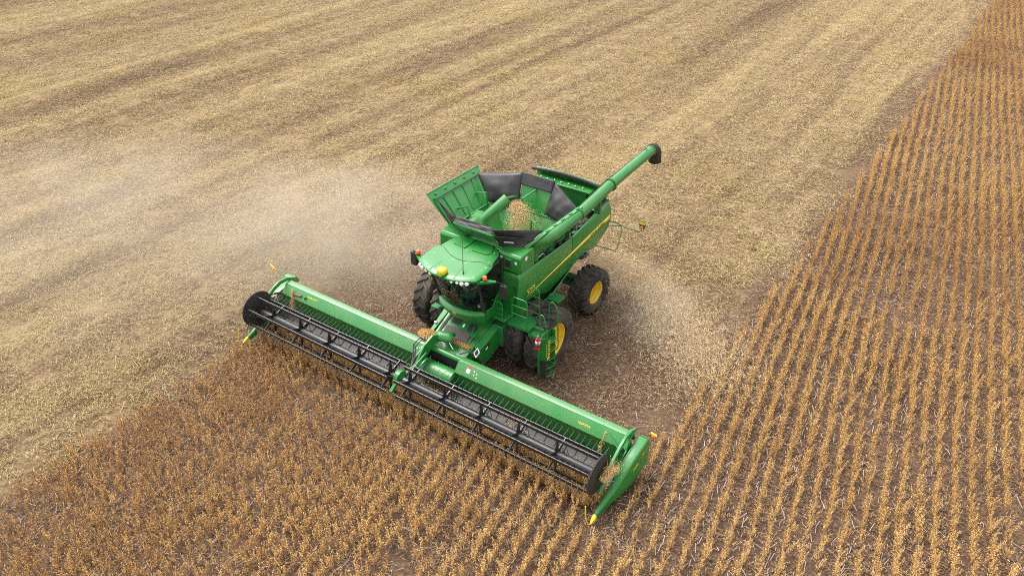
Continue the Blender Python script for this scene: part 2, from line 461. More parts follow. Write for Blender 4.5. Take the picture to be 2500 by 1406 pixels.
# rear discharge and spreader
ch = MB().prism([(-3.4, 2.1), (-4.1, 2.4), (-4.3, 1.9), (-4.1, 1.45), (-3.6, 1.4)], 'y', -.8, .8)
P('chopper_housing', ch, 'green_dark', C, .03)
for s in (-1, 1):
    P('spreader_disc', MB().lathe([(-.06, .0), (-.06, .38), (.0, .42), (.05, .36), (.1, .12), (.1, 0)], (-4.15, .5 * s, 1.35), 'z', 24).box((-4.15, .5 * s, 1.42), (.7, .05, .1)).box((-4.15, .5 * s, 1.42), (.05, .7, .1)), 'black', C)

def side_panel(poly, y, s, mat='green'):
    """outer skin with a slight tumble-home towards its upper edge"""
    mb = MB(); k = len(poly)
    zt = max(p[1] for p in poly)
    def off(p): return y + s * (.055 * (1 - ((p[1] - 2.6) / .9) ** 2))
    a = [(p[0], off(p), p[1]) for p in poly]; b = [(p[0], y - s * .05, p[1]) for p in poly]
    vs = a + b
    fs = [tuple(range(k)), tuple(range(2 * k - 1, k - 1, -1))] + [(i, i + k, (i + 1) % k + k, (i + 1) % k) for i in range(k)]
    return mb.add(vs, fs)
front_poly = [(.68, 3.24), (.80, 2.55), (.78, 2.24), (.55, 2.16), (.2, 2.18), (-.25, 2.12), (-.6, 1.96), (-.95, 1.74), (-1.15, 1.70), (-2.10, 2.02), (-2.10, 2.6), (-2.10, 3.16), (-.9, 3.19)]
rear_poly = [(-2.125, 3.16), (-2.125, 2.6), (-2.125, 2.02), (-2.5, 2.16), (-2.8, 2.22), (-3.15, 2.20), (-3.5, 2.10), (-3.75, 2.14), (-4.3, 2.5), (-4.48, 2.78), (-4.5, 3.40), (-4.2, 3.38), (-3.3, 3.26)]
def dense(poly, step=.12):
    out = []
    for i in range(len(poly)):
        a, b = Vector(poly[i]), Vector(poly[(i + 1) % len(poly)])
        n = max(1, int((b - a).length / step))
        out += [tuple(a + (b - a) * k / n) for k in range(n)]
    return out
def skin(poly, y, s):
    """panel with its own curvature: rows of horizontal strips cut from the outline"""
    bm = bmesh.new()
    vv = [bm.verts.new((p[0], 0, p[1])) for p in poly]
    f = bm.faces.new(vv)
    zs = np.arange(1.8, 3.4, .12)
    for z in zs:
        bmesh.ops.bisect_plane(bm, geom=bm.verts[:] + bm.edges[:] + bm.faces[:], plane_co=(0, 0, z), plane_no=(0, 0, 1))
    for v in bm.verts:
        z = v.co.z
        q = y + .07 * (1 - min(1.6, abs((z - 2.72) / .62)) ** 2.2)
        if z > 3.1: q -= .10 * ((z - 3.1) / .3) ** 1.5
        v.co.y = q * s
    bmesh.ops.recalc_face_normals(bm, faces=bm.faces)
    n = sum((f.normal.y for f in bm.faces))
    if n * s < 0: bmesh.ops.reverse_faces(bm, faces=bm.faces[:])
    mb = MB(); bm.verts.index_update()
    mb.add([v.co.copy() for v in bm.verts], [[v.index for v in f.verts] for f in bm.faces]); bm.free(); return mb
for s in (1, -1):
    a = P('side_panel', skin(front_poly, 1.42, s), 'green', C, 0, 60)
    b = P('side_panel', skin(rear_poly, 1.42, s), 'green', C, 0, 60)
    for o in (a, b):
        md = o.modifiers.new('thickness', 'SOLIDIFY'); md.thickness = .05; md.offset = -1
        md = o.modifiers.new('bevel', 'BEVEL'); md.width = .012; md.segments = 2; md.limit_method = 'ANGLE'; md.angle_limit = R(50)
    # yellow stripe: grows towards the rear, laid 4 mm proud of the skin
    def ypan(z):
        q = 1.42 + .07 * (1 - min(1.6, abs((z - 2.72) / .62)) ** 2.2)
        return q
    st = MB()
    N = 26; pts = []
    for i in range(N + 1):
        u = i / N; x = .36 - 4.76 * u
        if -2.135 < x < -2.09: x = -2.09
        zc = 2.385 + .50 * u ** .95; hw = .006 + .070 * u ** .75
        for dz in (-hw, hw): pts.append((x, (ypan(zc + dz) + .006) * s, zc + dz))
    fs = [(2 * i, 2 * i + 1, 2 * i + 3, 2 * i + 2) for i in range(N)]
    P('stripe', st.add(pts, fs), 'yellow_decal', C, 0, 60, solid=.003)
    if s == 1:
        st2 = MB(); pts = []
        for i in range(N + 1):
            u = i / N; x = .36 - 4.76 * u
            zc = 2.385 + .50 * u ** .95 - (.006 + .070 * u ** .75) - .012
            for dz in (-.011, .011): pts.append((x, (ypan(zc + dz) + .005) * s, zc + dz))
        P('stripe_edge', st2.add(pts, fs), 'black_matte', C, 0, 60, solid=.003)
zc = 2.385 + .50 * (4.1 / 4.76) ** .95
ex = Vector((-1.25, 0, .12)) * -1
lettering('JOHN DEERE', .15, 'green_dark', C, (-3.62, 1.503, 2.785), (-1, -.0, .10), (.10, -.12, 1), shear=.0)
lettering('S790', .20, 'yellow_decal', C, (.17, 1.492, 2.56), (-1, 0, .10), (.10, -.1, 1), shear=.2)

# front bulkhead, service box
bk = MB().box((.36, 0, 2.7), (.3, 2.84, 1.75))
P('bulkhead', bk, 'green', C, .03)
sb = MB().prism([(.60, 3.22), (.60, 3.70), (.54, 3.76), (-.06, 3.79), (-.10, 3.72), (-.10, 3.22)], 'y', .68, 1.43)
box1 = P('service_box', sb, 'green', C, .025)
P('vent', MB().box((.612, 1.02, 3.47), (.012, .17, .24)), 'black_matte', box1, .008)
P('vent_ledge', MB().box((.625, 1.04, 3.61), (.04, .24, .02)), 'green', box1, .006)
P('decal', MB().box((.605, .80, 3.60), (.006, .075, .075)), 'white', box1)
P('decal', MB().box((.605, 1.28, 3.55), (.006, .075, .075)), 'white', box1)
P('decal', MB().box((.32, 1.434, 3.62), (.10, .006, .11)), 'white', box1)
door = MB().prism([(.58, 2.2), (.62, 2.3), (.62, 3.12), (.58, 3.17), (.5, 3.17), (.5, 2.2)], 'y', .76, 1.36)
d_ = P('service_door', door, 'green', C, .02)
P('door_frame', MB().box((.628, 1.08, 3.02), (.008, .42, .008)).box((.628, .87, 2.68), (.008, .008, .68)).box((.628, 1.29, 2.68), (.008, .008, .68)).box((.628, 1.08, 2.34), (.008, .42, .008)), 'green_dark', d_)
P('handle', MB().box((.635, 1.24, 2.72), (.02, .02, .12)), 'black_matte', d_, .004)
sbr = MB().prism([(.55, 3.0), (.55, 3.62), (.48, 3.70), (0, 3.73), (-.06, 3.66), (-.06, 3.0)], 'y', -1.42, -.62)
P('service_box', sbr, 'green', C, .025)
P('cross_rail', MB().prism([(.60, 3.56), (.60, 3.64), (.42, 3.68), (.40, 3.56)], 'y', -.61, .67), 'green', C, .012)

# grain tank: open box with sloping inner walls
TX0, TX1, TY = -2.08, .20, 1.30
tk = MB()
def wallq(a, b, c, d): tk.sheet([a, b, c, d], .025)
top, bot = 3.60, 2.95
T = [(TX1, -TY - .08), (TX1, TY - .1), (TX0, TY - .1), (TX0, -TY - .08)]
Bt = [(-.3, -.7), (-.3, .7), (-1.6, .7), (-1.6, -.7)]
for i in range(4):
    j = (i + 1) % 4
    tk.sheet([(*T[i], top), (*T[j], top), (*Bt[j], bot), (*Bt[i], bot)], .03)
tk.sheet([(*q, bot) for q in Bt], .03)
tank = P('grain_tank', tk, 'green_dusty', C, .006)
rimm = MB()
for i in range(4):
    a, b = T[i], T[(i + 1) % 4]
    rimm.tube([(*a, top), (*b, top)], .035, 6)
P('tank_rim', rimm, 'green', tank)
outer = MB().box((-.95, -1.405, 3.3), (2.3, .03, .62)).box((-2.12, 0, 3.3), (.03, 2.7, .62)).box((-1.0, 1.235, 3.3), (2.2, .03, .6))
P('tank_wall', outer, 'green', C, .008)

# tank flaps
def quad_grid(a, b, c, d, nu=6, nv=4):
    a, b, c, d = map(Vector, (a, b, c, d))
    return lambda u, v: (a * (1 - u) + b * u) * (1 - v) + (d * (1 - u) + c * u) * v
FR = [(.05, -1.40, 3.60), (-1.85, -1.40, 3.60), (-2.45, -2.28, 4.40), (.03, -2.28, 4.40)]   # right flap: hinge, hinge, lip, lip
fr = P('tank_flap', MB().sheet(FR, .025), 'green_dusty', C, .006, label='right tank flap with ribs, tilted outwards')
def onq(Q, u, v, h=0):
    a, b, c, d = map(Vector, Q)
    n = (b - a).cross(d - a).normalized()
    return (a * (1 - u) + b * u) * (1 - v) + (d * (1 - u) + c * u) * v + n * h
nsg = 1 if (Vector(FR[1]) - Vector(FR[0])).cross(Vector(FR[3]) - Vector(FR[0])).normalized().z > 0 else -1
for k in range(4):
    u = .2 + .2 * k
    P('rib', MB().tube([onq(FR, u, .08, .02 * nsg), onq(FR, u, .74, .02 * nsg)], .022, 6), 'green', fr)
P('lip', MB().tube([onq(FR, .04, .80, .03 * nsg), onq(FR, .96, .80, .03 * nsg)], .035, 4), 'green_dusty', fr)
for k in range(5):
    u = .12 + .19 * k
    P('bracket', MB().box(onq(FR, u, .90, .02 * nsg), (.10, .04, .04), (0, 0, 0)), 'green', fr, .006)
P('edge', MB().tube([onq(FR, 0, .02, .0), onq(FR, 0, 1, .0)], .022, 6).tube([onq(FR, 0, 1, 0), onq(FR, 1, 1, 0)], .02, 6).tube([onq(FR, 1, 1, 0), onq(FR, 1, 0, 0)], .02, 6), 'green_dusty', fr)
FL = [(.28, 1.10, 3.62), (-1.9, 1.16, 3.62), (-2.22, 1.54, 4.14), (-.48, 1.49, 4.10)]
fl = P('tank_flap', MB().sheet(FL, .025), 'green_dusty', C, .006, label='left tank flap beside the unloading auger')
P('lip', MB().sheet([(-2.25, 1.53, 4.145), (-.48, 1.47, 4.105), (.30, 1.08, 3.63), (.30, 1.20, 3.66), (-.42, 1.58, 4.12), (-2.25, 1.68, 4.19)], .02), 'green_dusty', fl, .004)
for k in range(5):
    P('bracket', MB().box((-.55 - .38 * k, 1.54 + .018 * k, 4.125 + .016 * k), (.14, .05, .03)), 'green', fl, .004)
FB = [(-2.10, -.46, 3.64), (-2.10, .46, 3.64), (-2.48, .56, 4.58), (-2.48, -.56, 4.58)]
fb = P('tank_flap', MB().sheet(FB, .025), 'green', C, .006, label='rear tank flap with black upper edge')
FF = [(.26, .52, 3.68), (.26, -.55, 3.68), (.80, -.69, 4.30), (.80, .64, 4.30)]
ff = P('tank_flap', MB().sheet(FF, .025), 'green_dusty', C, .006, label='front tank flap above the cab')
P('edge', MB().tube([FF[2], FF[3]], .014, 6), 'green', ff)

# tarp pieces between the flaps
def tarp(a, b, c, d, sag=.06, seed=0, nu=14, nv=10, wr=.03):
    r_ = random.Random(seed)
    a, b, c, d = map(Vector, (a, b, c, d))
    n = (b - a).cross(d - a).normalized()
    ph = [r_.uniform(0, 6) for _ in range(4)]
    def fn(u, v):
        p = (a * (1 - u) + b * u) * (1 - v) + (d * (1 - u) + c * u) * v
        e = 16 * u * (1 - u) * v * (1 - v)
        wv = math.sin(7 * u + 9 * v + ph[0]) * .5 + math.sin(17 * u - 6 * v + ph[1]) * .35 + math.sin(4 * u - 19 * v + ph[2]) * .3
        return p + n * (e * sag + wr * wv * min(1, e * 2.2))
    return MB().grid(fn, nu, nv)
def tarp_part(a, b, c, d, sag, seed, label):
    return P('tarp', tarp(a, b, c, d, sag, seed, wr=.004 if seed == 8 else .03), 'tarp', C, 0, 70, solid=.008, label=label)
RT = .8
p_fr_lip_r = onq(FR, .93, .82, .05 * nsg); p_fr_hg_r = onq(FR, .98, .02, .03 * nsg)
t1 = tarp_part(p_fr_hg_r, (-2.08, -.47, 3.66), (-2.47, -.57, 4.60), p_fr_lip_r, .13, 1, 'rear right tarp corner, folded black vinyl')
t2 = tarp_part((-2.08, .47, 3.66), (-1.88, 1.22, 3.64), (-2.20, 1.52, 4.13), (-2.47, .57, 4.60), .12, 2, 'rear left tarp corner, creased black vinyl')
t3 = tarp_part((.25, .50, 3.66), (.26, 1.10, 3.66), (-.50, 1.46, 4.14), (.72, .60, 4.42), .03, 3, 'front left tarp corner with a pale label')
t3b = tarp_part((.26, .52, 3.70), (.24, 1.08, 3.70), (-.20, 1.36, 3.95), (.82, .66, 4.31), -.02, 6, 'front left tarp outside, black vinyl')
t4 = tarp_part((.25, -.52, 3.68), onq(FR, .04, .02, .03 * nsg), onq(FR, .07, .80, .05 * nsg), (.72, -.68, 4.43), -.05, 4, 'front right tarp corner, black vinyl')
t5 = tarp_part((.79, .64, 4.30), (.79, -.69, 4.30), (.66, -.68, 4.45), (.66, .58, 4.45), .02, 5, 'black tarp band along the front flap')
t6 = tarp_part((-2.315, -.55, 4.28), (-2.315, .55, 4.28), (-2.46, .58, 4.63), (-2.46, -.58, 4.63), -.004, 8, 'black tarp band along the rear flap')
P('label_patch', MB().grid(quad_grid((.36, .73, 3.90), (.24, .98, 3.90), (.30, 1.0, 3.98), (.42, .75, 3.98)), 2, 2), 'white', t3b, solid=.004)
for k in range(3):
    P('stiffener', MB().tube([onq(FB, .5 * k, .70, .03), onq(FB, .5 * k, 1.02, .03)], .010, 5), 'black_matte', t6)
for pth in ([onq(FR, .30, .30, .03 * nsg), (-.62, -1.30, 4.02), (-.55, -1.05, 3.5)], [onq(FR, .78, .40, .03 * nsg), (-1.55, -1.28, 4.1), (-1.5, -1.2, 3.5)],
            [onq(FB, .5, .62, .03), (-1.75, -.1, 4.15), (-1.6, -.35, 3.1)], [(-.35, 1.15, 3.72), (-.42, .75, 3.98), (-.42, .70, 3.1)], [(-1.0, 1.2, 3.72), (-1.02, .7, 4.0), (-1.02, .68, 3.1)]):
    P('flap_strut', MB().tube(pth, .032, 6), 'green', C)
# loading auger inside the tank
la = MB().tube([(-.55, -.95, 3.35), (-.78, -.85, 3.62), (-1.45, -.42, 4.18)], .17, 16)
lab = P('loading_auger', la, 'green_dusty', C)
P('auger_cap', MB().lathe([(-.03, 0), (-.03, .20), (.03, .20), (.03, 0)], (0, 0, 0), 'z', 6), 'green_dusty', lab).matrix_local = Matrix.Translation((-1.52, -.36, 4.22)) @ Euler((R(25), R(-20), 0)).to_matrix().to_4x4()
P('auger_elbow', MB().lathe([(-.22, .0), (-.22, .30), (.0, .36), (.12, .30), (.2, .2)], (-.62, -.92, 3.42), 'y', 20), 'green_dusty', lab)
P('auger_gearbox', MB().box((-.95, -1.15, 3.5), (.55, .35, .30), (0, 0, R(8))), 'green_dusty', C, .02)

# unloading auger
ua = [(-.34, 1.20, 3.20), (-.34, 1.22, 3.62), (-.36, 1.34, 3.82), (-.50, 1.54, 3.91), (-.72, 1.62, 3.935), (-2.12, 1.625, 3.98)]
aug = P('unloading_auger', MB().tube(ua, .178, 24), 'green_dusty', C)
P('auger_tube', MB().tube([(-2.12, 1.625, 3.98), (-4.0, 1.63, 4.19)], .172, 24), 'green_dusty', aug)
P('auger_tube', MB().tube([(-4.0, 1.63, 4.19), (-6.72, 1.64, 4.36)], .165, 24), 'green_dusty', aug)
def flange(x, y, z, r=.245, dx=.025):
    d = Vector((-2.2, .01, .155)).normalized()
    mb = MB().tube([Vector((x, y, z)) - d * dx, Vector((x, y, z)) + d * dx], r, 24)
    for k in range(14):
        q = 2 * math.pi * k / 14
        n1 = d.cross(Vector((0, 0, 1))).normalized(); n2 = n1.cross(d)
        c_ = Vector((x, y, z)) + (n1 * math.cos(q) + n2 * math.sin(q)) * (r - .01)
        mb.tube([c_ - d * .04, c_ + d * .04], .018, 5)
    return mb
P('flange', flange(-2.12, 1.625, 3.98, .20), 'green_dark', aug)
P('flange', flange(-4.0, 1.63, 4.19, .21), 'green_dark', aug)
P('flange', flange(-6.70, 1.64, 4.36, .18), 'green_dark', aug)
P('cable', MB().tube([(-2.2, 1.54, 4.14), (-3.9, 1.52, 4.34), (-4.1, 1.52, 4.37), (-4.4, 1.53, 4.35), (-6.3, 1.55, 4.47), (-6.42, 1.61, 4.52), (-6.3, 1.67, 4.51)], .014, 6), 'black_matte', aug)
sp = []
for k in range(8):
    q = k / 7 * R(88)
    c0 = Vector((-6.72, 1.64, 4.36)); cx = c0 + Vector((-.34 * math.sin(q), 0, -.34 * (1 - math.cos(q)) + .02))
    dr = Vector((-math.cos(q), 0, -math.sin(q))); n1 = Vector((0, 1, 0)); n2 = dr.cross(n1)
    r_ = .175 + .03 * math.sin(q)
    sp.append([cx + (n1 * math.cos(a) + n2 * math.sin(a)) * r_ for a in [2 * math.pi * j / 20 for j in range(20)]])
last = sp[-1]; sp.append([p + Vector((-.02, 0, -.22)) for p in last])
P('spout', MB().loft(sp, cap=False), 'black_matte', aug, 0, 60, solid=.02)
P('auger_saddle', MB().box((-3.6, 1.45, 3.62), (.08, .2, .6)).box((-3.6, 1.55, 3.95), (.12, .35, .05)), 'green_dark', C, .01)

# engine deck and rear hood
deck = MB().box((-3.05, 0, 2.98), (1.85, 2.6, .08))
P('engine_deck', deck, 'engine', C)
P('rear_wall', MB().box((-3.98, -.2, 3.42), (.05, 2.0, .75)), 'green', C, .01)
P('radiator_housing', MB().box((-3.98, .0, 3.78), (.34, 2.05, .06), (0, R(4), 0)), 'green', C, .015)
for k in range(7): P('bolt', MB().lathe([(0, .035), (.05, .03), (.06, 0)], (-3.95 + .03 * (k % 2), -.85 + .26 * k, 3.81), 'z', 8), 'steel', C)
hood = MB()
def hoodf(u, v):
    y = -1.3 + 2.5 * u; bulge = 1 - (2 * u - 1) ** 4 * .55
    return (-4.10 - .42 * math.sin(v * 1.4) - .05, y, 3.90 * 1 - .02 + (.16 * bulge) - .95 * (1 - math.cos(v * 1.45)))
P('rear_hood', hood.grid(hoodf, 18, 10), 'green', C, 0, 60, solid=.035)
P('hood_seal', MB().tube([(-4.10, -1.3, 3.96), (-4.10, -.6, 4.03), (-4.10, 0, 4.05), (-4.10, .6, 4.03), (-4.10, 1.2, 3.96)], .05, 8), 'black_matte', C)
P('engine_cover', MB().box((-4.05, 1.02, 3.30), (.75, .62, .05), (R(6), 0, 0)), 'green', C, .02)
P('cover_frame', MB().tube([(-3.6, 1.36, 3.36), (-4.35, 1.36, 3.42), (-4.42, 1.28, 3.42), (-4.42, .8, 3.46)], .028, 6), 'black_matte', C)
P('rear_bumper', MB().tube([(-4.44, 1.36, 3.40), (-4.52, 1.25, 3.40), (-4.55, 0, 3.42), (-4.52, -1.25, 3.40), (-4.44, -1.36, 3.40)], .05, 8), 'green', C)
P('rear_panel', MB().box((-4.46, 0, 2.95), (.06, 2.6, .9), (0, R(4), 0)), 'green', C, .03)
P('engine_block', MB().box((-3.1, .35, 3.12), (.9, .7, .3)).box((-3.0, .30, 3.32), (.7, .42, .12)).box((-2.75, .95, 3.1), (.35, .3, .28)).box((-3.3, -.5, 3.15), (.6, .7, .25)), 'engine', C, .02)
P('exhaust_pipe', MB().tube([(-3.0, .75, 3.2), (-3.15, .95, 3.32), (-3.45, 1.05, 3.34), (-3.75, 1.05, 3.3)], .075, 12), 'steel', C)
P('air_hose', MB().tube([(-3.4, 1.1, 3.30), (-3.65, 1.12, 3.28), (-3.85, 1.1, 3.2)], [.085, .1, .085], 14), 'hose', C)
er = random.Random(5)
for k in range(16):
    x = er.uniform(-3.7, -.5); y = er.uniform(1.0, 1.3) if x > -2.2 else er.uniform(.6, 1.32)
    a = Vector((x, y, 3.05)); b_ = a + Vector((er.uniform(-.5, .5), er.uniform(-.12, .12), er.uniform(.05, .3))); b_.y = min(b_.y, 1.33); b_.y = max(b_.y, 1.28 if x > -2.2 else .5)
    a.y = max(a.y, 1.28 if x > -2.2 else .5)
    mid = (a + b_) / 2 + Vector((0, 0, .1))
    P('hose', MB().tube([a, mid, b_], er.uniform(.014, .03), 6), er.choice(['hose', 'steel', 'green_dark', 'black', 'hose']), C)
for k in range(6):
    x = -.75 - .42 * k
    P('valve_block', MB().box((x, 1.32, 3.06 + .03 * (k % 3)), (.16 + .05 * (k % 2), .12, .14), (0, 0, er.uniform(-.3, .3))), ['engine', 'green_dark', 'black'][k % 3], C, .012)
P('walkway', MB().box((-1.2, 1.33, 2.98), (2.1, .2, .04)), 'black_matte', C)
P('manifold', MB().tube([(-2.72, .1, 3.5), (-2.72, .62, 3.5)], .04, 8).box((-2.70, .36, 3.52), (.1, .4, .05)).tube([(-2.9, .2, 3.3), (-2.8, .7, 3.38), (-3.0, 1.0, 3.5)], .03, 6), 'steel', C)

# rear grab loop and marker lamp arm
P('grab_loop', MB().tube([(-4.35, 1.42, 2.52), (-4.72, 1.72, 2.48), (-4.70, 1.80, 2.40), (-4.1, 1.98, 1.98), (-3.98, 1.93, 1.97), (-3.70, 1.42, 2.12)], .018, 6), 'green_dark', C)
arm = P('lamp_arm', MB().tube([(-4.35, 1.42, 2.66), (-4.55, 1.55, 2.66), (-4.82, 1.85, 2.40), (-4.88, 2.35, 2.38), (-4.86, 2.42, 2.48)], .018, 6), 'green_dark', C)
P('marker_plate', MB().prism([(2.34, 2.50), (2.50, 2.50), (2.54, 2.68), (2.48, 2.76), (2.36, 2.76), (2.30, 2.68)], 'x', -4.90, -4.86), 'green_dark', arm, .006)
P('reflector', MB().box((-4.855, 2.42, 2.70), (.012, .18, .07)), 'yellow_decal', arm)
P('marker_lamp', MB().lathe([(0, .055), (.03, .055), (.05, .035), (.05, 0)], (-4.86, 2.42, 2.56), 'x', 14), 'orange', arm)

# ------------------------------------------------------------------ cab
def roof_outline(y):
    """front edge x for lateral position y"""
    return 2.31 - .30 * abs(y) ** 2.2
# outline of the roof (x, y), half, from front centre round to the rear centre
half = [(2.31, 0), (2.29, .3), (2.20, .62), (2.02, .96), (1.92, 1.0), (1.72, 1.01), (1.50, 1.005), (1.30, .985), (1.14, .90), (1.0, .86), (.82, .83), (.64, .76), (.52, .62), (.46, .40), (.44, 0)]
outl = half + [(x, -y) for x, y in half[-2:0:-1]]
cx, cy = 1.3, 0
def roof_z(x, y):
    # higher towards the rear, dished visor in front, raised pod behind
    t = max(0., (x - .44) / 1.87)
    z = 3.78 - .18 * t ** 1.2
    d = math.hypot((x - .95) / .75, y / .85)
    z += .05 * max(0, 1 - d ** 2)
    # edge roll-off
    return z
rings = []
for s_, dz in ((0, -.0), (.35, 0), (.65, 0), (.86, 0), (.95, -.012), (1., -.045), (1.0, -.085), (.93, -.13)):
    rings.append([(cx + (x - cx) * s_, cy + (y - cy) * s_, roof_z(cx + (x - cx) * s_, (y - cy) * s_) + dz) for x, y in outl])
rf = MB()
rf.loft(rings[1:], cap=True)
roof = P('cab_roof', rf, 'green', C, 0, 50)
# roof seam (visor joint), thin dark line following the surface
def on_roof(x, y, h=.004): return (x, y, roof_z(x, y) + h)
seam = [(1.18, -.90), (1.22, -.74), (1.36, -.50), (1.46, -.30), (1.52, 0), (1.50, .22), (1.40, .45), (1.30, .62), (1.30, .80), (1.30, .94)]
P('roof_seam', MB().tube([on_roof(x, y, .0) for x, y in seam], .008, 4), 'black_matte', roof)
for s in (-1, 1):
    hp = [(.58, .12 * s), (.62, .10 * s), (1.02, .10 * s), (1.05, .14 * s), (1.0, .55 * s), (.9, .66 * s), (.72, .60 * s), (.6, .5 * s)]
    P('roof_hatch', MB().sheet([on_roof(x, y, .032) for x, y in (hp if s > 0 else hp[::-1])], .03), 'green', roof, .008)
for s in (-.33, .33):
    P('roof_rib', MB().tube([on_roof(1.75, s, -.004), on_roof(2.22, s * 1.25, -.004)], .012, 6), 'green', roof)
rr_ = random.Random(2)
for x, y in ((2.1, -.6), (1.9, -.88), (1.6, -.75), (2.1, .55), (1.95, .85), (1.45, .9), (1.2, .82), (.8, .7), (.62, -.45), (1.55, .3), (1.6, -.1), (1.1, 0)):
    P('roof_bolt', MB().lathe([(0, .016), (.008, .014), (.010, 0)], on_roof(x, y, 0), 'z', 8), 'white', roof)
P('antenna', MB().tube([on_roof(1.95, .52, 0), (1.93, .50, 3.72), (1.35, .05, 4.30)], [.022, .012, .004], 6), 'black_matte', roof)
# receiver dome
dm = MB()
rg = []
for k, (h, r) in enumerate(((0, .9), (.05, 1.0), (.10, .95), (.135, .75), (.15, .35))):
    rg.append([(2.20 + .125 * r * math.copysign(abs(math.cos(q)) ** .6, math.cos(q)), 0.0 + .14 * r * math.copysign(abs(math.sin(q)) ** .6, math.sin(q)), 3.625 + h) for q in [2 * math.pi * j / 24 for j in range(24)]])
P('receiver_dome', dm.loft(rg), 'yellow', C, 0, 60)
P('dome_bracket', MB().box((2.22, .0, 3.60), (.30, .22, .06)), 'green', C, .01)
# work lamps under the visor
for k, y in enumerate((-.88, -.74, -.56, -.38, .34, .50, .64, .76)):
    x = roof_outline(abs(y)) - .05
    if abs(y) > .6: x = 2.20 - (abs(y) - .62) * .55
    P('work_lamp', MB().lathe([(-.05, .05), (.02, .055), (.04, .045), (.045, 0)], (x, y, 3.50), 'x', 14), 'white', C)
P('lamp_bar', MB().tube([(1.95, -.92, 3.49), (2.13, -.55, 3.49), (2.19, 0, 3.49), (2.13, .55, 3.49), (1.95, .92, 3.49)], .045, 8), 'black_matte', C)

# glass: windscreen leaning forward, door and side windows
def gb(t):      # bottom arc, t in -1..1 -> (x,y)
    return (1.66 - .25 * t * t, .78 * t)
def gt(t): return (2.10 - .30 * t * t, .86 * t)
def screen(u, v):
    t = -1 + 2 * u; a = gb(t); b = gt(t)
    return (a[0] + (b[0] - a[0]) * v, a[1] + (b[1] - a[1]) * v, 2.2 + 1.27 * v)
P('windscreen', MB().grid(screen, 20, 6), 'glass', C, 0, 60)
for s in (1, -1):
    side = lambda u, v, s=s: (1.41 + (1.80 - 1.41) * v - u * (.78 + .32 * v), s * (.78 + .08 * v - .0 * u), 2.2 + 1.27 * v)
    P('side_window', MB().grid(side, 4, 4), 'glass', C, 0, 60)
    P('pillar', MB().tube([(1.41, .785 * s, 2.15), (1.81, .865 * s, 3.52)], .030, 8), 'black_matte', C)
    P('pillar', MB().tube([(.60, .80 * s, 2.15), (.66, .86 * s, 3.60)], .04, 8), 'black_matte', C)
    P('door_frame', MB().tube([(1.36, .80 * s, 2.20), (.95, .82 * s, 2.18), (.62, .82 * s, 2.30)], .022, 6), 'green', C)
    P('lower_door', MB().prism([(1.30, 1.88), (1.36, 2.20), (1.05, 2.20), (.72, 2.62), (.60, 2.75), (.60, 1.88)], 'y', .77 * s, .80 * s), 'green', C, .006)
# crescent under the windscreen
cres = []
M_ = 24
for i in range(M_ + 1):
    t = -1 + 2 * i / M_
    x, y = gb(t * 1.02)
    nx, ny = 1, .55 * t
    l = math.hypot(nx, ny); nx, ny = nx / l, ny / l
    prof = [(0.0, 2.215), (.03, 2.205), (.12, 2.145), (.13, 2.12), (.09, 2.0), (-.05, 1.80), (-.14, 1.72), (-.30, 1.70), (-.30, 2.2)]
    e = 1 - .55 * abs(t) ** 4
    cres.append([(x + nx * d * e if d > 0 else x + nx * d, y + ny * d * e if d > 0 else y + ny * d * .5, z) for d, z in prof])
P('cab_nose', MB().loft(cres), 'green', C, 0, 35)
P('cab_floor', MB().prism([(.55, -.78), (1.40, -.78), (1.62, -.3), (1.62, .3), (1.40, .78), (.55, .78)], 'z', 1.9, 2.16), 'interior', C)
P('cab_base', MB().prism([(.55, -.70), (1.0, -.66), (1.10, -.3), (1.10, .3), (1.0, .66), (.55, .70)], 'z', 1.35, 1.89), 'green_dark', C, .02)
P('cab_rear_wall', MB().box((.56, 0, 2.85), (.05, 1.6, 1.4)), 'interior', C)
P('headliner', MB().prism([(.55, -.78), (1.8, -.84), (2.05, -.4), (2.05, .4), (1.8, .84), (.55, .78)], 'z', 3.48, 3.53), 'interior', C)
emblem(C, (1.775, .0, 2.07), (-.02, 1, 0), (.30, 0, 1), .12)
# seat, console, wheel inside
seat = P('seat', MB().box((.98, .0, 2.48), (.50, .50, .12)).box((.98, 0, 2.28), (.3, .3, .3)), 'interior', C, .03)
P('backrest', MB().box((.74, 0, 2.83), (.13, .48, .66), (0, R(-8), 0)), 'interior', seat, .04)
P('armrest', MB().box((1.02, -.36, 2.72), (.5, .14, .1)), 'interior', seat, .03)
P('steering_column', MB().tube([(1.52, .02, 2.16), (1.40, .02, 2.62)], .05, 8), 'interior', C)
P('steering_wheel', MB().tube([Vector((1.38, .02, 2.68)) + Vector((.07 * math.cos(q) * .3 + .18 * math.cos(q) * .95, .19 * math.sin(q), -.10 * math.cos(q))) for q in [2 * math.pi * k / 20 for k in range(21)]], .017, 8), 'interior', C)
P('side_console', MB().box((1.05, -.62, 2.45), (.6, .16, .5)), 'interior', C, .03)
P('monitor', MB().box((1.40, -.52, 2.75), (.05, .26, .20), (0, R(10), R(-25))), 'black', C, .012)
P('dash_box', MB().box((1.32, .62, 2.30), (.2, .18, .22)).box((1.45, .3, 2.22), (.18, .35, .08)), 'interior', C, .02)
P('dash_decal', MB().box((1.44, .62, 2.36), (.02, .08, .08)), 'white', C)

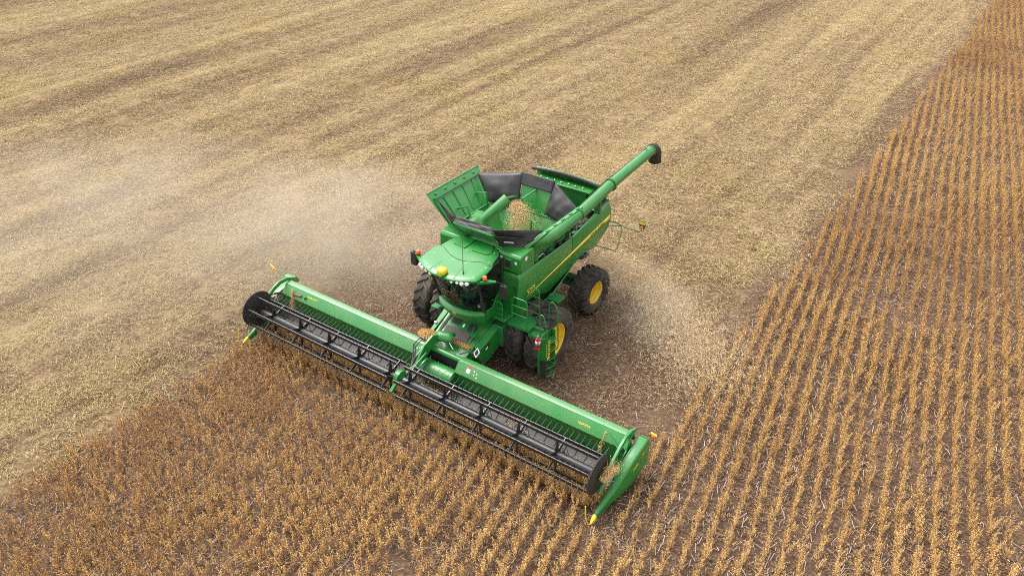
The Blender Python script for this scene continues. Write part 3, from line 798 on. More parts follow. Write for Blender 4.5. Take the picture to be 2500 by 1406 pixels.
# mirrors and beacons on arms
for s in (1, -1):
    if s == 1:
        a0, a1, b0 = Vector((1.93, .93, 3.50)), Vector((1.60, 1.33, 3.50)), Vector((1.78, 1.10, 3.55))
        mc = Vector((1.30, 1.38, 3.03))
    else:
        a0, a1, b0 = Vector((1.93, -.93, 3.50)), Vector((1.66, -1.36, 3.50)), Vector((1.74, -1.22, 3.55))
        mc = Vector((1.58, -1.50, 3.26))
    d = (a1 - a0).normalized(); n = Vector((-d.y, d.x, 0))
    ring = lambda p, w_, h: [p + n * w_ + Vector((0, 0, h)), p - n * w_ + Vector((0, 0, h)), p - n * w_ * .8 - Vector((0, 0, h)), p + n * w_ * .8 - Vector((0, 0, h))]
    ma = P('mirror_arm', MB().loft([ring(a0, .06, .045), ring(a0 + (a1 - a0) * .5, .065, .045), ring(a1, .04, .025)]), 'green', C, .01)
    P('bracket', MB().tube([a1, (mc.x + .05, mc.y - .02 * s, mc.z + .28), (mc.x, mc.y, mc.z + .15)], .018, 6), 'black_matte', ma)
    P('mirror', MB().prism([(mc.y - .10, mc.z - .20), (mc.y + .07, mc.z - .21), (mc.y + .10, mc.z - .16), (mc.y + .10, mc.z + .18), (mc.y + .06, mc.z + .22), (mc.y - .08, mc.z + .22), (mc.y - .115, mc.z + .18), (mc.y - .115, mc.z - .15)], 'x', mc.x - .05, mc.x + .07), 'black_matte', ma, .025)
    P('beacon_base', MB().lathe([(0, .065), (.05, .06), (.05, 0)], b0 + Vector((0, 0, -.02)), 'z', 14), 'black_matte', ma)
    P('beacon', MB().lathe([(.03, .058), (.05, .062), (.12, .058), (.135, .045), (.14, 0)], b0, 'z', 18), 'orange', ma)
P('turn_lamp_box', MB().box((1.40, -.98, 2.78), (.10, .24, .12), (0, 0, R(20))), 'green', C, .015)
P('turn_lamp', MB().box((1.45, -1.0, 2.70), (.03, .12, .05)), 'orange', C, .008)

# small steps on brackets beside the nose
for x, y, z in ((1.52, -.87, 1.84), (1.66, .55, 1.50)):
    P('foot_step', MB().box((x, y, z), (.20, .24, .025)), 'tread', C, .004)
    P('step_bracket', MB().tube([(x, y * .9, z - .02), (x - .3, y * .72, z + .02)], .022, 6), 'green', C)

# ------------------------------------------------------------------ feeder house
fh = MB()
secs = [(.55, .72, 1.70, .95), (1.10, .72, 1.52, .72), (1.85, .70, 1.20, .42), (2.28, .70, 1.06, .28)]
fh.loft([[(x, hw, zt), (x, -hw, zt), (x, -hw, zb), (x, hw, zb)] for x, hw, zt, zb in secs])
feeder = P('feeder_house', fh, 'green_dusty', C, .02)
def fz(x): return np.interp(x, [.55, 1.10, 1.85, 2.28], [1.70, 1.52, 1.20, 1.06])
def fq(x0, x1, y0, y1, h, k_=.02): h += k_; return [(x0, y0, fz(x0) + h), (x1, y0, fz(x1) + h), (x1, y1, fz(x1) + h), (x0, y1, fz(x0) + h)]
P('grip_mat', MB().sheet(fq(1.54, 1.83, -.45, .40, .012), .008), 'rubber_mat', feeder)
P('grip_mat', MB().sheet(fq(1.20, 1.85, -.62, -.55, .012), .008), 'rubber_mat', feeder)
P('grip_mat', MB().sheet(fq(1.45, 1.83, .46, .52, .012), .008), 'rubber_mat', feeder)
P('inspection_plate', MB().sheet(fq(1.20, 1.42, -.42, -.16, .012), .010), 'black_matte', feeder)
P('inspection_plate', MB().sheet(fq(1.26, 1.50, .18, .42, .012), .010), 'black_matte', feeder)
P('decal', MB().sheet(fq(1.34, 1.44, -.02, .05, .010), .006), 'white', feeder)
scv = MB().loft([[(1.0, .98, 1.52), (1.0, .73, 1.56), (1.0, .73, .85), (1.0, .98, .85)], [(1.85, .90, 1.18), (1.85, .73, 1.24), (1.85, .73, .45), (1.85, .90, .45)]])
s1 = P('side_cover', scv, 'green', C, .02)
P('decal', MB().sheet([(1.42, .948, 1.24), (1.60, .930, 1.16), (1.60, .930, 1.02), (1.42, .948, 1.10)][::-1], .004, (.1, 1, 0)), 'black_matte', s1)
P('decal', MB().sheet([(1.50, .946, 1.16), (1.59, .936, 1.12), (1.59, .936, 1.05), (1.50, .946, 1.09)][::-1], .004, (.1, 1, 0)), 'white', s1)
scr = MB().loft([[(.75, -.98, 1.62), (.75, -.73, 1.66), (.75, -.73, .9), (.75, -.98, .9)], [(1.92, -.88, 1.16), (1.92, -.73, 1.22), (1.92, -.73, .45), (1.92, -.88, .45)]])
P('side_cover', scr, 'green_dusty', C, .02)
P('latch', MB().lathe([(-.05, .05), (.05, .05), (.05, 0)], (1.02, -.84, 1.58), 'y', 12).box((1.05, -.84, 1.62), (.12, .05, .05)), 'steel', C)
P('latch', MB().lathe([(-.04, .04), (.04, .04), (.04, 0)], (1.62, -.84, 1.32), 'y', 12), 'steel', C)
P('gear_case', MB().box((.7, .95, 1.25), (.7, .35, .7)), 'green_dark', C, .04)
P('gear_case', MB().box((.6, -.95, 1.25), (.7, .3, .7)), 'green_dark', C, .04)
P('drive_shaft', MB().tube([(1.7, .97, .75), (2.3, .95, .70)], .05, 10), 'black', C)

# ------------------------------------------------------------------ platforms, rails, ladder
for c_, d_2 in (((.72, .95, 1.86), (.68, .58, .10)), ((.66, 1.60, 1.76), (.62, .70, .10)), ((.62, 2.12, 1.62), (.62, .40, .09))):
    pl = P('platform', MB().box(c_, d_2), 'green', C, .006)
    P('tread_plate', MB().box((c_[0], c_[1], c_[2] + d_2[2] / 2 + .004), (d_2[0] - .03, d_2[1] - .03, .012)), 'tread', pl)
P('rear_step', MB().box((-.86, 1.72, 1.78), (.42, .36, .06)), 'tread', C, .005)
P('platform_frame', MB().box((.65, 1.4, 1.72), (.08, 1.7, .08)).box((.35, 1.4, 1.70), (.06, 1.7, .06)).box((-.5, 1.5, 1.75), (.9, .05, .06)), 'green_dark', C)
def rail(pts, r=.017, nm='handrail', par=None): return P(nm, MB().tube(pts, r, 8), 'green', par or C)
def arc(pts, rad=.10, n=5):
    out = [Vector(pts[0])]
    for i in range(1, len(pts) - 1):
        p, a, b = Vector(pts[i]), Vector(pts[i - 1]), Vector(pts[i + 1])
        u, v = (a - p).normalized(), (b - p).normalized()
        rd = min(rad, (a - p).length * .45, (b - p).length * .45)
        s_, e = p + u * rd, p + v * rd
        for k in range(n + 1):
            t = k / n; out.append(s_ * (1 - t) ** 2 + p * 2 * t * (1 - t) + e * t * t)
    out.append(Vector(pts[-1])); return out
h0 = rail(arc([(1.04, .72, 1.90), (1.04, .74, 2.42), (1.04, 1.12, 2.42), (1.04, 1.14, 1.90)]))
rail([(1.04, .75, 2.2), (1.04, 1.13, 2.2)], .014, 'rail_bar', h0); rail([(1.04, .75, 2.04), (1.04, 1.13, 2.04)], .014, 'rail_bar', h0)
h1 = rail(arc([(.96, 1.40, 1.72), (.96, 1.40, 2.72), (.96, 1.90, 2.72), (.96, 1.90, 1.72)], .12))
for z in (2.45, 2.18): rail([(.96, 1.41, z), (.96, 1.89, z)], .014, 'rail_bar', h1)
h2 = rail(arc([(.36, 1.45, 2.80), (.36, 1.90, 2.80), (.36, 1.93, 1.72)], .14))
for z in (2.52, 2.25, 1.98): rail([(.36, 1.46, z), (.36, 1.92, z)], .014, 'rail_bar', h2)
# ladder: side panels, curved tubular treads, two tall hand rails
lad = P('ladder', MB().prism([(.90, .32), (.98, .32), (1.02, 1.05), (.98, 1.62), (.88, 1.68), (.86, 1.0)], 'y', 2.30, 2.36), 'green', C, .006)
E0, E1 = 2.31, 2.50
P('side_rail', MB().sheet([(.86, 2.50, .30), (.95, 2.31, .30), (.97, 2.31, 1.66), (.88, 2.50, 1.70)], .02), 'green', lad, .004)
P('side_rail', MB().sheet([(.40, 2.50, .30), (.34, 2.31, .30), (.34, 2.31, 1.70), (.40, 2.50, 1.72)], .02), 'green', lad, .004)
P('toe_plate', MB().sheet([(.885, 2.512, .30), (.975, 2.32, .30), (.985, 2.32, .92), (.895, 2.512, .92)], .012), 'black_matte', lad)
P('back_plate', MB().box((.64, 2.33, 1.50), (.55, .015, .36)), 'green_dark', lad)
for k in range(5):
    z = .34 + .29 * k
    tr = MB().tube([(.88, 2.49, z), (.80, 2.56, z), (.64, 2.60, z), (.48, 2.57, z), (.40, 2.49, z)], .014, 6)
    for x in (.50, .58, .66, .74): tr.tube([(x, 2.34, z), (x, 2.58, z)], .008, 5)
    tr.tube([(.42, 2.44, z), (.86, 2.44, z)], .008, 5).tube([(.42, 2.52, z), (.86, 2.52, z)], .008, 5)
    P('tread', tr, 'green', lad)
rail(arc([(.90, 2.30, 1.62), (.88, 2.28, 2.42), (.90, 2.40, 2.42), (.92, 2.55, 1.9), (.90, 2.56, 1.05), (.90, 2.52, .95)], .08))
rail(arc([(.30, 2.20, 1.60), (.30, 2.20, 2.46), (.28, 2.32, 2.50), (.26, 2.46, 2.28), (.34, 2.56, 1.10), (.38, 2.50, 1.0)], .08))
P('caution_tag', MB().box((.9, 2.575, 1.05), (.05, .006, .08)), 'yellow_decal', lad)

# ------------------------------------------------------------------ fire extinguisher on the ladder
fe = thing('fire_extinguisher', 'red fire extinguisher with white band strapped to the front of the ladder', 'extinguisher', (1.07, 2.34, 1.36))
P('cylinder', MB().lathe([(1.40, 0), (1.40, .065), (1.42, .07), (1.72, .07), (1.76, .055), (1.79, .03), (1.79, 0)], (1.07, 2.34, 0), 'z', 20), 'red', fe)
P('band', MB().lathe([(1.58, .0725), (1.68, .0725)], (1.07, 2.34, 0), 'z', 20), 'white', fe, solid=.002)
P('valve', MB().lathe([(1.79, .03), (1.83, .03), (1.83, 0)], (1.07, 2.34, 0), 'z', 12).box((1.09, 2.36, 1.85), (.13, .03, .02), (0, R(-10), R(30))).box((1.09, 2.36, 1.82), (.11, .03, .015), (0, 0, R(30))), 'steel', fe)
P('hose', MB().tube([(1.08, 2.36, 1.81), (1.16, 2.40, 1.76), (1.15, 2.40, 1.6)], .012, 6), 'black_matte', fe)
P('strap', MB().lathe([(1.50, .075), (1.54, .075)], (1.07, 2.34, 0), 'z', 20), 'black_matte', fe, solid=.003)

# ------------------------------------------------------------------ driver and things in the cab
def skin_body(name, joints, edges, mat, parent, root=0, sub=2):
    me = bpy.data.meshes.new(name)
    me.from_pydata([j[0] for j in joints], edges, [])
    me.materials.append(MAT[mat])
    o = place(name, me, parent)
    org = Vector(parent.location); me.transform(Matrix.Translation(-org))
    md = o.modifiers.new('skin', 'SKIN'); md.use_smooth_shade = True
    lay = me.skin_vertices[0].data if me.skin_vertices else None
    if lay is None:
        bm = bmesh.new(); bm.from_mesh(me); bm.verts.layers.skin.verify(); bm.to_mesh(me); bm.free(); lay = me.skin_vertices[0].data
    for i, j in enumerate(joints):
        r = j[1]; lay[i].radius = (r, r) if not isinstance(r, tuple) else r
        lay[i].use_root = (i == root)
    s_ = o.modifiers.new('sub', 'SUBSURF'); s_.levels = 1; s_.render_levels = sub
    return o
man = thing('person', 'driver in jeans and dark jacket seated in the cab with hands raised', 'person', (1.0, 0, 2.16))
J = [((.93, 0, 2.62), .15), ((.92, 0, 2.80), .15), ((.92, 0, 2.98), .165), ((.93, 0, 3.10), .10), ((.95, 0, 3.18), .055), ((.97, 0, 3.27), (.085, .075)), ((.98, 0, 3.37), (.085, .078)), ((.98, 0, 3.43), .04)]
Ed = [(0, 1), (1, 2), (2, 3), (3, 4), (4, 5), (5, 6), (6, 7)]
def limb(start, pts):
    k = start
    for p, r in pts:
        J.append((p, r)); Ed.append((k, len(J) - 1)); k = len(J) - 1
    return k
palms = []
for s, hand, elbow in ((1, Vector((1.50, .52, 2.96)), (1.22, .46, 2.86)), (-1, Vector((1.52, .22, 2.86)), (1.16, -.30, 2.78))):
    k = limb(2, [((.93, .19 * s, 3.06), .075), (elbow, .05), (hand, .032)])
    d = (hand - Vector(elbow)).normalized(); sd_ = d.cross(Vector((0, 0, 1))).normalized()
    pk = limb(k, [(hand + d * .07, (.045, .02))])
    for q in range(4):
        base = hand + d * .10 + sd_ * (-.033 + .022 * q)
        ln = (.07, .08, .075, .06)[q]
        k2 = limb(pk, [(base, .010), (base + d * ln * .55 - Vector((0, 0, .012)), .0095), (base + d * ln - Vector((0, 0, .035)), .008)])
    limb(k, [(hand + d * .045 + sd_ * .045 * -s, .012), (hand + d * .085 + sd_ * .07 * -s - Vector((0, 0, .01)), .010)])
body = skin_body('body', J, Ed, 'skin', man)
skin_body('trousers', [((.90, 0, 2.62), .165), ((.98, .10, 2.62), .10), ((1.36, .20, 2.62), .078), ((1.44, .21, 2.28), .058), ((.98, -.10, 2.62), .10), ((1.36, -.17, 2.60), .078), ((1.44, -.18, 2.28), .058)], [(0, 1), (1, 2), (2, 3), (0, 4), (4, 5), (5, 6)], 'denim', man)
skin_body('jacket', [((.925, 0, 2.66), .17), ((.92, 0, 2.84), .17), ((.92, 0, 3.0), .18), ((.93, 0, 3.09), .12), ((.93, .20, 3.06), .09), ((1.22, .46, 2.86), .062), ((1.42, .506, 2.93), .045), ((.93, -.20, 3.06), .09), ((1.16, -.30, 2.78), .062), ((1.42, .07, 2.835), .045)], [(0, 1), (1, 2), (2, 3), (2, 4), (4, 5), (5, 6), (2, 7), (7, 8), (8, 9)], 'jacket', man)
P('shoe', MB().loft([[(1.36 + a, .215 + b, 2.165 + c) for b, c in ((-.045, 0), (.045, 0), (.04, h), (-.04, h))] for a, h in ((0, .11), (.12, .09), (.22, .05))]), 'black_matte', man, .02)
P('shoe', MB().loft([[(1.36 + a, -.185 + b, 2.165 + c) for b, c in ((-.045, 0), (.045, 0), (.04, h), (-.04, h))] for a, h in ((0, .11), (.12, .09), (.22, .05))]), 'black_matte', man, .02)
hd = MB()
def hf(u, v):
    q = 2 * math.pi * u; a = v * 1.75
    return (.968 - .005 + .10 * math.sin(a) * math.cos(q), .092 * math.sin(a) * math.sin(q), 3.345 + .115 * math.cos(a) - .02 * max(0, math.cos(q)) * (a > 1.3))
P('hair', hd.grid(hf, 18, 8), 'hair', man, 0, 60)
fc = MB()
for s in (-1, 1): fc.lathe([(0, .012), (.006, .010), (.008, 0)], (1.058, .033 * s, 3.31), 'x', 10)
P('eye', fc, 'white', man)
P('nose', MB().loft([[(1.055, -.012, 3.31), (1.055, .012, 3.31), (1.07, 0, 3.31)], [(1.055, -.018, 3.265), (1.055, .018, 3.265), (1.088, 0, 3.268)]]), 'skin', man)
P('mouth', MB().box((1.05, 0, 3.235), (.02, .05, .010)), 'red', man)
for s in (-1, 1): P('ear', MB().lathe([(-.008, 0), (-.008, .025), (.008, .03), (.008, 0)], (.965, .088 * s, 3.29), 'y', 10), 'skin', man)

cb = thing('clear_box', 'clear plastic box with pale edges behind the windscreen, left of the driver in the picture', 'box', (1.28, -.58, 2.16))
bx0, bx1, by0, by1, bz0, bz1 = 1.08, 1.40, -.74, -.40, 2.17, 2.42
cbx = MB().box(((bx0 + bx1) / 2, (by0 + by1) / 2, (bz0 + bz1) / 2), (bx1 - bx0, by1 - by0, bz1 - bz0))
P('case', cbx, 'clear', cb)
ed = MB()
for a in ((bx0, bx1)):
    for b in ((by0, by1)): ed.box((a, b, (bz0 + bz1) / 2), (.014, .014, bz1 - bz0 + .014))
for a in (bx0, bx1):
    for z in (bz0, bz1): ed.box((a, (by0 + by1) / 2, z), (.012, by1 - by0, .012))
for b in (by0, by1):
    for z in (bz0, bz1): ed.box(((bx0 + bx1) / 2, b, z), (bx1 - bx0, .012, .012))
P('edge_trim', ed, 'white', cb)

# ------------------------------------------------------------------ draper header
H = thing('draper_header', 'wide green draper header with black reel cutting the standing crop', 'header', (2.8, 0, 0))
YL, YR = 6.06, -6.06
for s, (a, b) in enumerate(((.82, YL), (YR, -.46))):
    cov = P('beam_cover', MB().prism([(2.44, 1.33), (2.63, 1.325), (2.66, 1.305), (2.865, 1.06), (2.855, 1.03), (2.835, 1.04), (2.62, 1.26), (2.46, 1.28), (2.42, 1.05), (2.40, 1.05)], 'y', a, b), 'green_dusty', H, .006)
    P('cover_seam', MB().prism([(2.640, 1.326), (2.652, 1.318), (2.646, 1.312)], 'y', a + .02, b - .02), 'green_dark', cov)
    P('back_sheet', MB().prism([(2.845, 1.03), (2.755, .55), (2.735, .45), (2.70, .45), (2.72, .55), (2.81, 1.03)], 'y', a, b), 'green', H, .004)
    P('sheet_flange', MB().prism([(2.765, .50), (2.80, .485), (2.80, .465), (2.755, .47)], 'y', a + .03, b - .03), 'green_dusty', H)
    P('main_tube', MB().box((2.55, (a + b) / 2, .62), (.24, b - a - .02, .30)), 'green_dark', H, .03)
# draper belts with slats
BX = 3.34
def bz(x): return .455 + (.15 - .455) * (x - 2.76) / (BX - 2.76)
for a, b in ((.95, 6.0), (-6.0, -.62)):
    bel = P('draper_belt', MB().sheet([(2.76, a, bz(2.76)), (BX, a, bz(BX)), (BX, b, bz(BX)), (2.76, b, bz(2.76))], .02), 'belt', H)
    me = mesh_of(MB().box((0, 0, 0), (.62, .03, .028), (0, math.atan2(.305, .58), 0)), 'belt_slat', 'belt', 40)
    n = int((b - a) / .305)
    for k in range(n):
        o = place('belt_slat', me, bel, (3.05 - 2.8, a + .15 + k * (b - a - .2) / n, bz(3.05) + .012))
cb_ = P('feed_belt', MB().sheet([(2.3, -.60, .40), (BX, -.60, .14), (BX, .93, .14), (2.3, .93, .40)], .02), 'belt', H)
P('deck_edge', MB().box((3.05, -.61, .30), (.6, .03, .10), (0, R(27), 0)).box((3.05, .94, .30), (.6, .03, .10), (0, R(27), 0)), 'green_dark', H)
cbm = MB().box((BX + .07, 0, .10), (.14, 12.0, .05))
for k in range(156): cbm.sheet([(BX + .14, -5.96 + k * .0765, .11), (BX + .23, -5.93 + k * .0765, .105), (BX + .14, -5.90 + k * .0765, .11)], .02, (0, 0, 1))
P('cutterbar', cbm, 'black', H)
# centre opening and feed drum
P('centre_opening', MB().box((2.44, .18, .74), (.06, 1.30, .66)).box((2.52, .80, .78), (.26, .04, .6)).box((2.52, -.44, .78), (.26, .04, .6)), 'black_matte', H)
P('centre_tube', MB().tube([(2.46, -.48, 1.17), (2.46, .86, 1.17)], .085, 12), 'green', H)
dr = MB().lathe([(-.44, 0), (-.44, .27), (-.42, .29), (.76, .29), (.78, .27), (.78, 0)], (2.82, 0, .70), 'y', 32)
drum = P('feed_drum', dr, 'green', H)
for k in range(14):
    q = k * 2.4; P('drum_finger', MB().tube([(2.82 + .28 * math.cos(q), -.36 + k * .082, .70 + .28 * math.sin(q)), (2.82 + .36 * math.cos(q), -.36 + k * .082, .70 + .36 * math.sin(q))], .009, 5), 'steel', drum)
P('notch_cheek', MB().prism([(2.44, 1.33), (2.66, 1.31), (2.88, 1.05), (2.78, .5), (2.5, .5)], 'y', .80, .825), 'green', H, .004)
P('notch_cheek', MB().prism([(2.44, 1.33), (2.66, 1.31), (2.88, 1.05), (2.78, .5), (2.5, .5)], 'y', -.468, -.44), 'green', H, .004)
# decals on the cover faces
def cov_pt(y, t, h=.004):    # t 0..1 down the sloping face
    n = Vector((.245, 0, .205)).normalized()
    return Vector((2.66, y, 1.305)) + Vector((.205, 0, -.245)) * t + n * h
fx = Vector((.205, 0, -.245)).normalized()
def face_decal(y, t, w_, h_, mat, nm='decal'):
    a = cov_pt(y, t); u = Vector((0, 1, 0)); return P(nm, MB().sheet([a - u * w_ / 2 - fx * h_ / 2, a - u * w_ / 2 + fx * h_ / 2, a + u * w_ / 2 + fx * h_ / 2, a + u * w_ / 2 - fx * h_ / 2], .004), mat, H)
face_decal(1.20, .42, .12, .12, 'white'); face_decal(1.22, .12, .09, .06, 'red')
for y, t in ((1.38, .25), (1.40, .55), (1.48, .38), (1.50, .70), (-.60, .42), (-.66, .7), (-.52, .30)): face_decal(y, t, .032, .032, 'white', 'bolt')
face_decal(-.44, .2, .08, .08, 'white')
lettering('JOHN DEERE', .075, 'yellow_decal', H, cov_pt(-4.80, .30, .006), (0, 1, 0), -fx)
lettering('HydraFlex', .085, 'yellow_decal', H, cov_pt(4.83, .5, .006), (0, 1, 0), -fx, shear=.15)

# ---- reel
RC = Vector((3.88, 0, 1.02)); RR = .47
PH = [R(35), R(95), R(155), R(215), R(275), R(335)]
reels = ((-5.95, -.38, (-5.25, -4.10, -2.92, -1.76, -.60)), (-.12, 5.82, (.10, 1.28, 2.46, 3.60, 4.72)))
TD = {0: (-.75, -.65), 1: (-.35, -.95), 2: (-1, .10), 3: (-.6, -.8), 4: (-.3, -.95), 5: (.85, -.62)}
def tine_mesh(d, ln=.24, k_=0):
    d = Vector((d[0], 0, d[1])).normalized(); sd_ = Vector((-d.z, 0, d.x))
    pts = [d * -.02, d * ln * .3, d * ln * .65 + sd_ * -.006, d * ln + sd_ * -.03]
    return mesh_of(MB().tube(pts, [.0095, .009, .008, .005] if k_ != 5 else [.016, .015, .013, .009], 5), 'tine', 'tine', 60)
tms = {k: tine_mesh(v, .28 if k == 2 else .24, k) for k, v in TD.items()}
hidden = MB()
for (ya, yb, stations) in reels:
    P('reel_tube', MB().tube([(RC.x, ya, RC.z), (RC.x, yb, RC.z)], .10, 20), 'black', H)
    for k, ph in enumerate(PH):
        c = RC + Vector((math.cos(ph) * RR, 0, math.sin(ph) * RR))
        bat = P('reel_bat', MB().tube([(c.x, ya, c.z), (c.x, yb, c.z)], .020, 8).box((c.x + .012, (ya + yb) / 2, c.z - .05), (.012, yb - ya - .02, .05)), 'black', H)
        n = 37; 
        for i in range(n):
            y = ya + .06 + (yb - ya - .12) * i / (n - 1)
            if k in (3, 4):
                mm = tms[k]; o = len(hidden.v)
                hidden.add([v.co + Vector((c.x, y, c.z)) for v in mm.vertices], [tuple(p.vertices) for p in mm.polygons])
            else:
                place('tine', tms[k], bat, (c.x - 2.8, y, c.z))
        bt = MB()
        for i in range(n):
            y = ya + .06 + (yb - ya - .12) * i / (n - 1)
            bt.lathe([(-.012, .024), (.012, .024)], (c.x, y, c.z), 'y', 6)
        P('tine_clips', bt, 'black', bat)['kind'] = 'stuff'
        cl = MB()
        for i in range(0, n):
            y = ya + .06 + (yb - ya - .12) * i / (n - 1)
            nn = Vector((.55, .55, .65)).normalized()
            cl.box(Vector((c.x, y + .02, c.z)) + nn * .018, (.008, .008, .008))
        P('bolt_heads', cl, 'steel', bat)['kind'] = 'stuff'
    for y in stations:
        sp_ = MB().lathe([(-.02, 0), (-.02, .15), (.02, .15), (.02, 0)], (RC.x, y, RC.z), 'y', 10)
        for ph in PH:
            d = Vector((math.cos(ph), 0, math.sin(ph))); n_ = Vector((-d.z, 0, d.x))
            a, b = RC + Vector((0, y, 0)) + d * .05, RC + Vector((0, y, 0)) + d * RR
            rg = [[a + n_ * .085 + Vector((0, .014, 0)), a - n_ * .085 + Vector((0, .014, 0)), a - n_ * .085 - Vector((0, .014, 0)), a + n_ * .085 - Vector((0, .014, 0))],
                  [b + n_ * .02 + Vector((0, .012, 0)), b - n_ * .02 + Vector((0, .012, 0)), b - n_ * .02 - Vector((0, .012, 0)), b + n_ * .02 - Vector((0, .012, 0))]]
            sp_.loft(rg)
            # diagonal brace to the tube
            sp_.tube([RC + Vector((0, y, 0)) + d * (RR - .08), RC + Vector((0, y + .30, 0)) + d * .09], .010, 4)
        P('reel_spider', sp_, 'black', H)
st_ = P('tine_row', hidden, 'tine', H); st_['kind'] = 'stuff'
def disc(y, r, cx_, cz_, th=.025):
    mb = MB().lathe([(-th, 0), (-th, r - .03), (-th * .3, r), (th * .8, r), (th, r - .02), (th, 0)], (cx_, y, cz_), 'y', 48)
    return mb
dR = P('end_disc', disc(-6.0, .57, 3.87, 1.06), 'black_matte', H)
dL = P('end_disc', disc(5.86, .52, 3.86, 1.0), 'black_matte', H)
rb = random.Random(3)
for k in range(34):
    q, r_ = rb.uniform(0, 6.28), rb.choice((.2, .3, .36, .44, .5)) + rb.uniform(-.02, .02)
    P('rivet', MB().lathe([(0, .009), (.006, .007), (.007, 0)], (3.87 + r_ * math.cos(q), -5.972, 1.06 + r_ * math.sin(q)), 'y', 6), 'steel', dR)

# ---- reel arms: two at the ends, one in the middle
def bent(pts, hw, th, mat, nm):
    """flat-sided curved arm in an x-z plane"""
    rings = []
    k = len(pts)
    for i, p in enumerate(pts):
        p = Vector(p); a = Vector(pts[max(0, i - 1)]); b = Vector(pts[min(k - 1, i + 1)])
        t = (b - a).normalized(); n_ = Vector((-t.z, 0, t.x)).normalized()
        w_ = hw[i] if isinstance(hw, (list, tuple)) else hw
        rings.append([p + n_ * w_ + Vector((0, th, 0)), p + n_ * w_ - Vector((0, th, 0)), p - n_ * w_ - Vector((0, th, 0)), p - n_ * w_ + Vector((0, th, 0))])
    return P(nm, MB().loft(rings), mat, H, .008)
for y in (6.0, -6.12):
    bent([(2.30, y, 1.28), (2.55, y, 1.40), (2.82, y, 1.42), (3.08, y, 1.33), (3.35, y, 1.17), (3.62, y, 1.03), (3.86, y, .95)], [.05, .055, .06, .06, .055, .05, .045], .035, 'green', 'reel_arm')
    P('lift_cylinder', MB().tube([(2.75, y * .995, 1.02), (3.10, y * .995, 1.16)], .035, 10).tube([(3.05, y * .995, 1.14), (3.30, y * .995, 1.20)], .02, 8), 'black', H)
    P('warning_plate', MB().sheet([(2.95, y * .992, 1.10), (3.25, y * .992, 1.08), (3.25, y * .992, .98), (2.95, y * .992, 1.00)], .008), 'red', H)
    P('plate_stripe', MB().sheet([(3.04, y * .9915, 1.093), (3.13, y * .9915, 1.088), (3.17, y * .9915, .985), (3.08, y * .9915, .99)], .012), 'white', H)
ym = -.26
bent([(2.18, ym, 1.36), (2.45, ym, 1.44), (2.75, ym, 1.32), (3.0, ym, 1.15), (3.22, ym, 1.05)], [.10, .17, .20, .14, .07], .03, 'green', 'reel_arm')
bent([(3.16, ym, 1.08), (3.40, ym, 1.06), (3.66, ym, 1.0), (3.90, ym, .98)], [.05, .05, .05, .06], .04, 'green_dark', 'reel_arm')
P('arm_cylinder', MB().tube([(2.86, ym + .09, 1.30), (3.30, ym + .09, 1.16)], .032, 10), 'green', H)
P('cylinder_rod', MB().tube([(3.28, ym + .09, 1.165), (3.62, ym + .09, 1.06)], .016, 8), 'steel', H)
P('cylinder_rod', MB().tube([(2.70, ym - .10, 1.36), (3.18, ym - .10, 1.20)], .018, 8), 'steel', H)
P('arm_shoe', MB().loft([[(3.95, ym - .07, 1.05), (3.95, ym + .03, 1.05), (3.95, ym + .03, .92), (3.95, ym - .07, .92)], [(4.28, ym - .07, .84), (4.28, ym + .03, .84), (4.28, ym + .03, .78), (4.28, ym - .07, .78)]]), 'green', H, .01)
P('motor_cover', MB().lathe([(-.06, 0), (-.06, .20), (.06, .20), (.06, 0)], (3.82, ym - .06, 1.0), 'y', 20, R(-20), R(200)), 'green', H, 0, 40, solid=.02)
P('hose', MB().tube([(2.55, ym - .05, 1.42), (2.75, ym - .20, 1.62), (3.0, ym - .22, 1.55), (3.12, ym - .16, 1.25), (3.35, ym - .05, 1.12)], .022, 8), 'hose', H)
P('hose', MB().tube([(2.60, ym - .02, 1.42), (2.78, ym - .14, 1.58), (3.0, ym - .16, 1.50), (3.14, ym - .10, 1.22), (3.40, ym - .02, 1.10)], .020, 8), 'hose', H)
hood_ = MB()
def hoodp(u, v):
    q = R(200) * v - R(10); c = Vector((2.16, -.34, 1.36)) + Vector((-.16, .46, 0)) * u
    ax_ = Vector((-.16, .46, 0)).normalized(); n1 = Vector((ax_.y, -ax_.x, 0)); n2 = Vector((0, 0, 1))
    return c + (n1 * math.cos(q) + n2 * math.sin(q)) * .17
P('arm_hood', hood_.grid(hoodp, 4, 14), 'green', H, 0, 50, solid=.015)
P('brace', MB().tube([(2.20, .12, 1.35), (2.24, .28, 1.22)], .012, 6), 'white', H)
P('coupler', MB().box((2.02, .92, 1.18), (.16, .20, .16)), 'green', H, .015)
cp = MB()
cc = Vector((2.12, 1.02, 1.34)); e1 = Vector((.6, .8, 0)).normalized(); e2 = Vector((-.45, .35, .82)).normalized()
for s in (-1, 1):
    cp.tube([cc + e1 * .10 * s - e2 * .09, cc + e1 * .10 * s + e2 * .09], .014, 6); cp.tube([cc - e1 * .10 + e2 * .09 * s, cc + e1 * .10 + e2 * .09 * s], .014, 6)
P('coupler_frame', cp, 'white', H)
P('coupler_plate', MB().sheet([cc - e1 * .09 - e2 * .08, cc + e1 * .09 - e2 * .08, cc + e1 * .09 + e2 * .08, cc - e1 * .09 + e2 * .08], .02), 'black', H)
P('hose', MB().tube([(2.12, 1.1, 1.25), (2.15, 1.28, 1.1), (2.10, 1.34, .7), (2.12, 1.36, .4)], .014, 6), 'hose', H)
P('hose', MB().tube([(2.30, .55, 1.20), (2.20, .75, 1.30), (2.08, .92, 1.25)], .018, 6), 'hose', H)
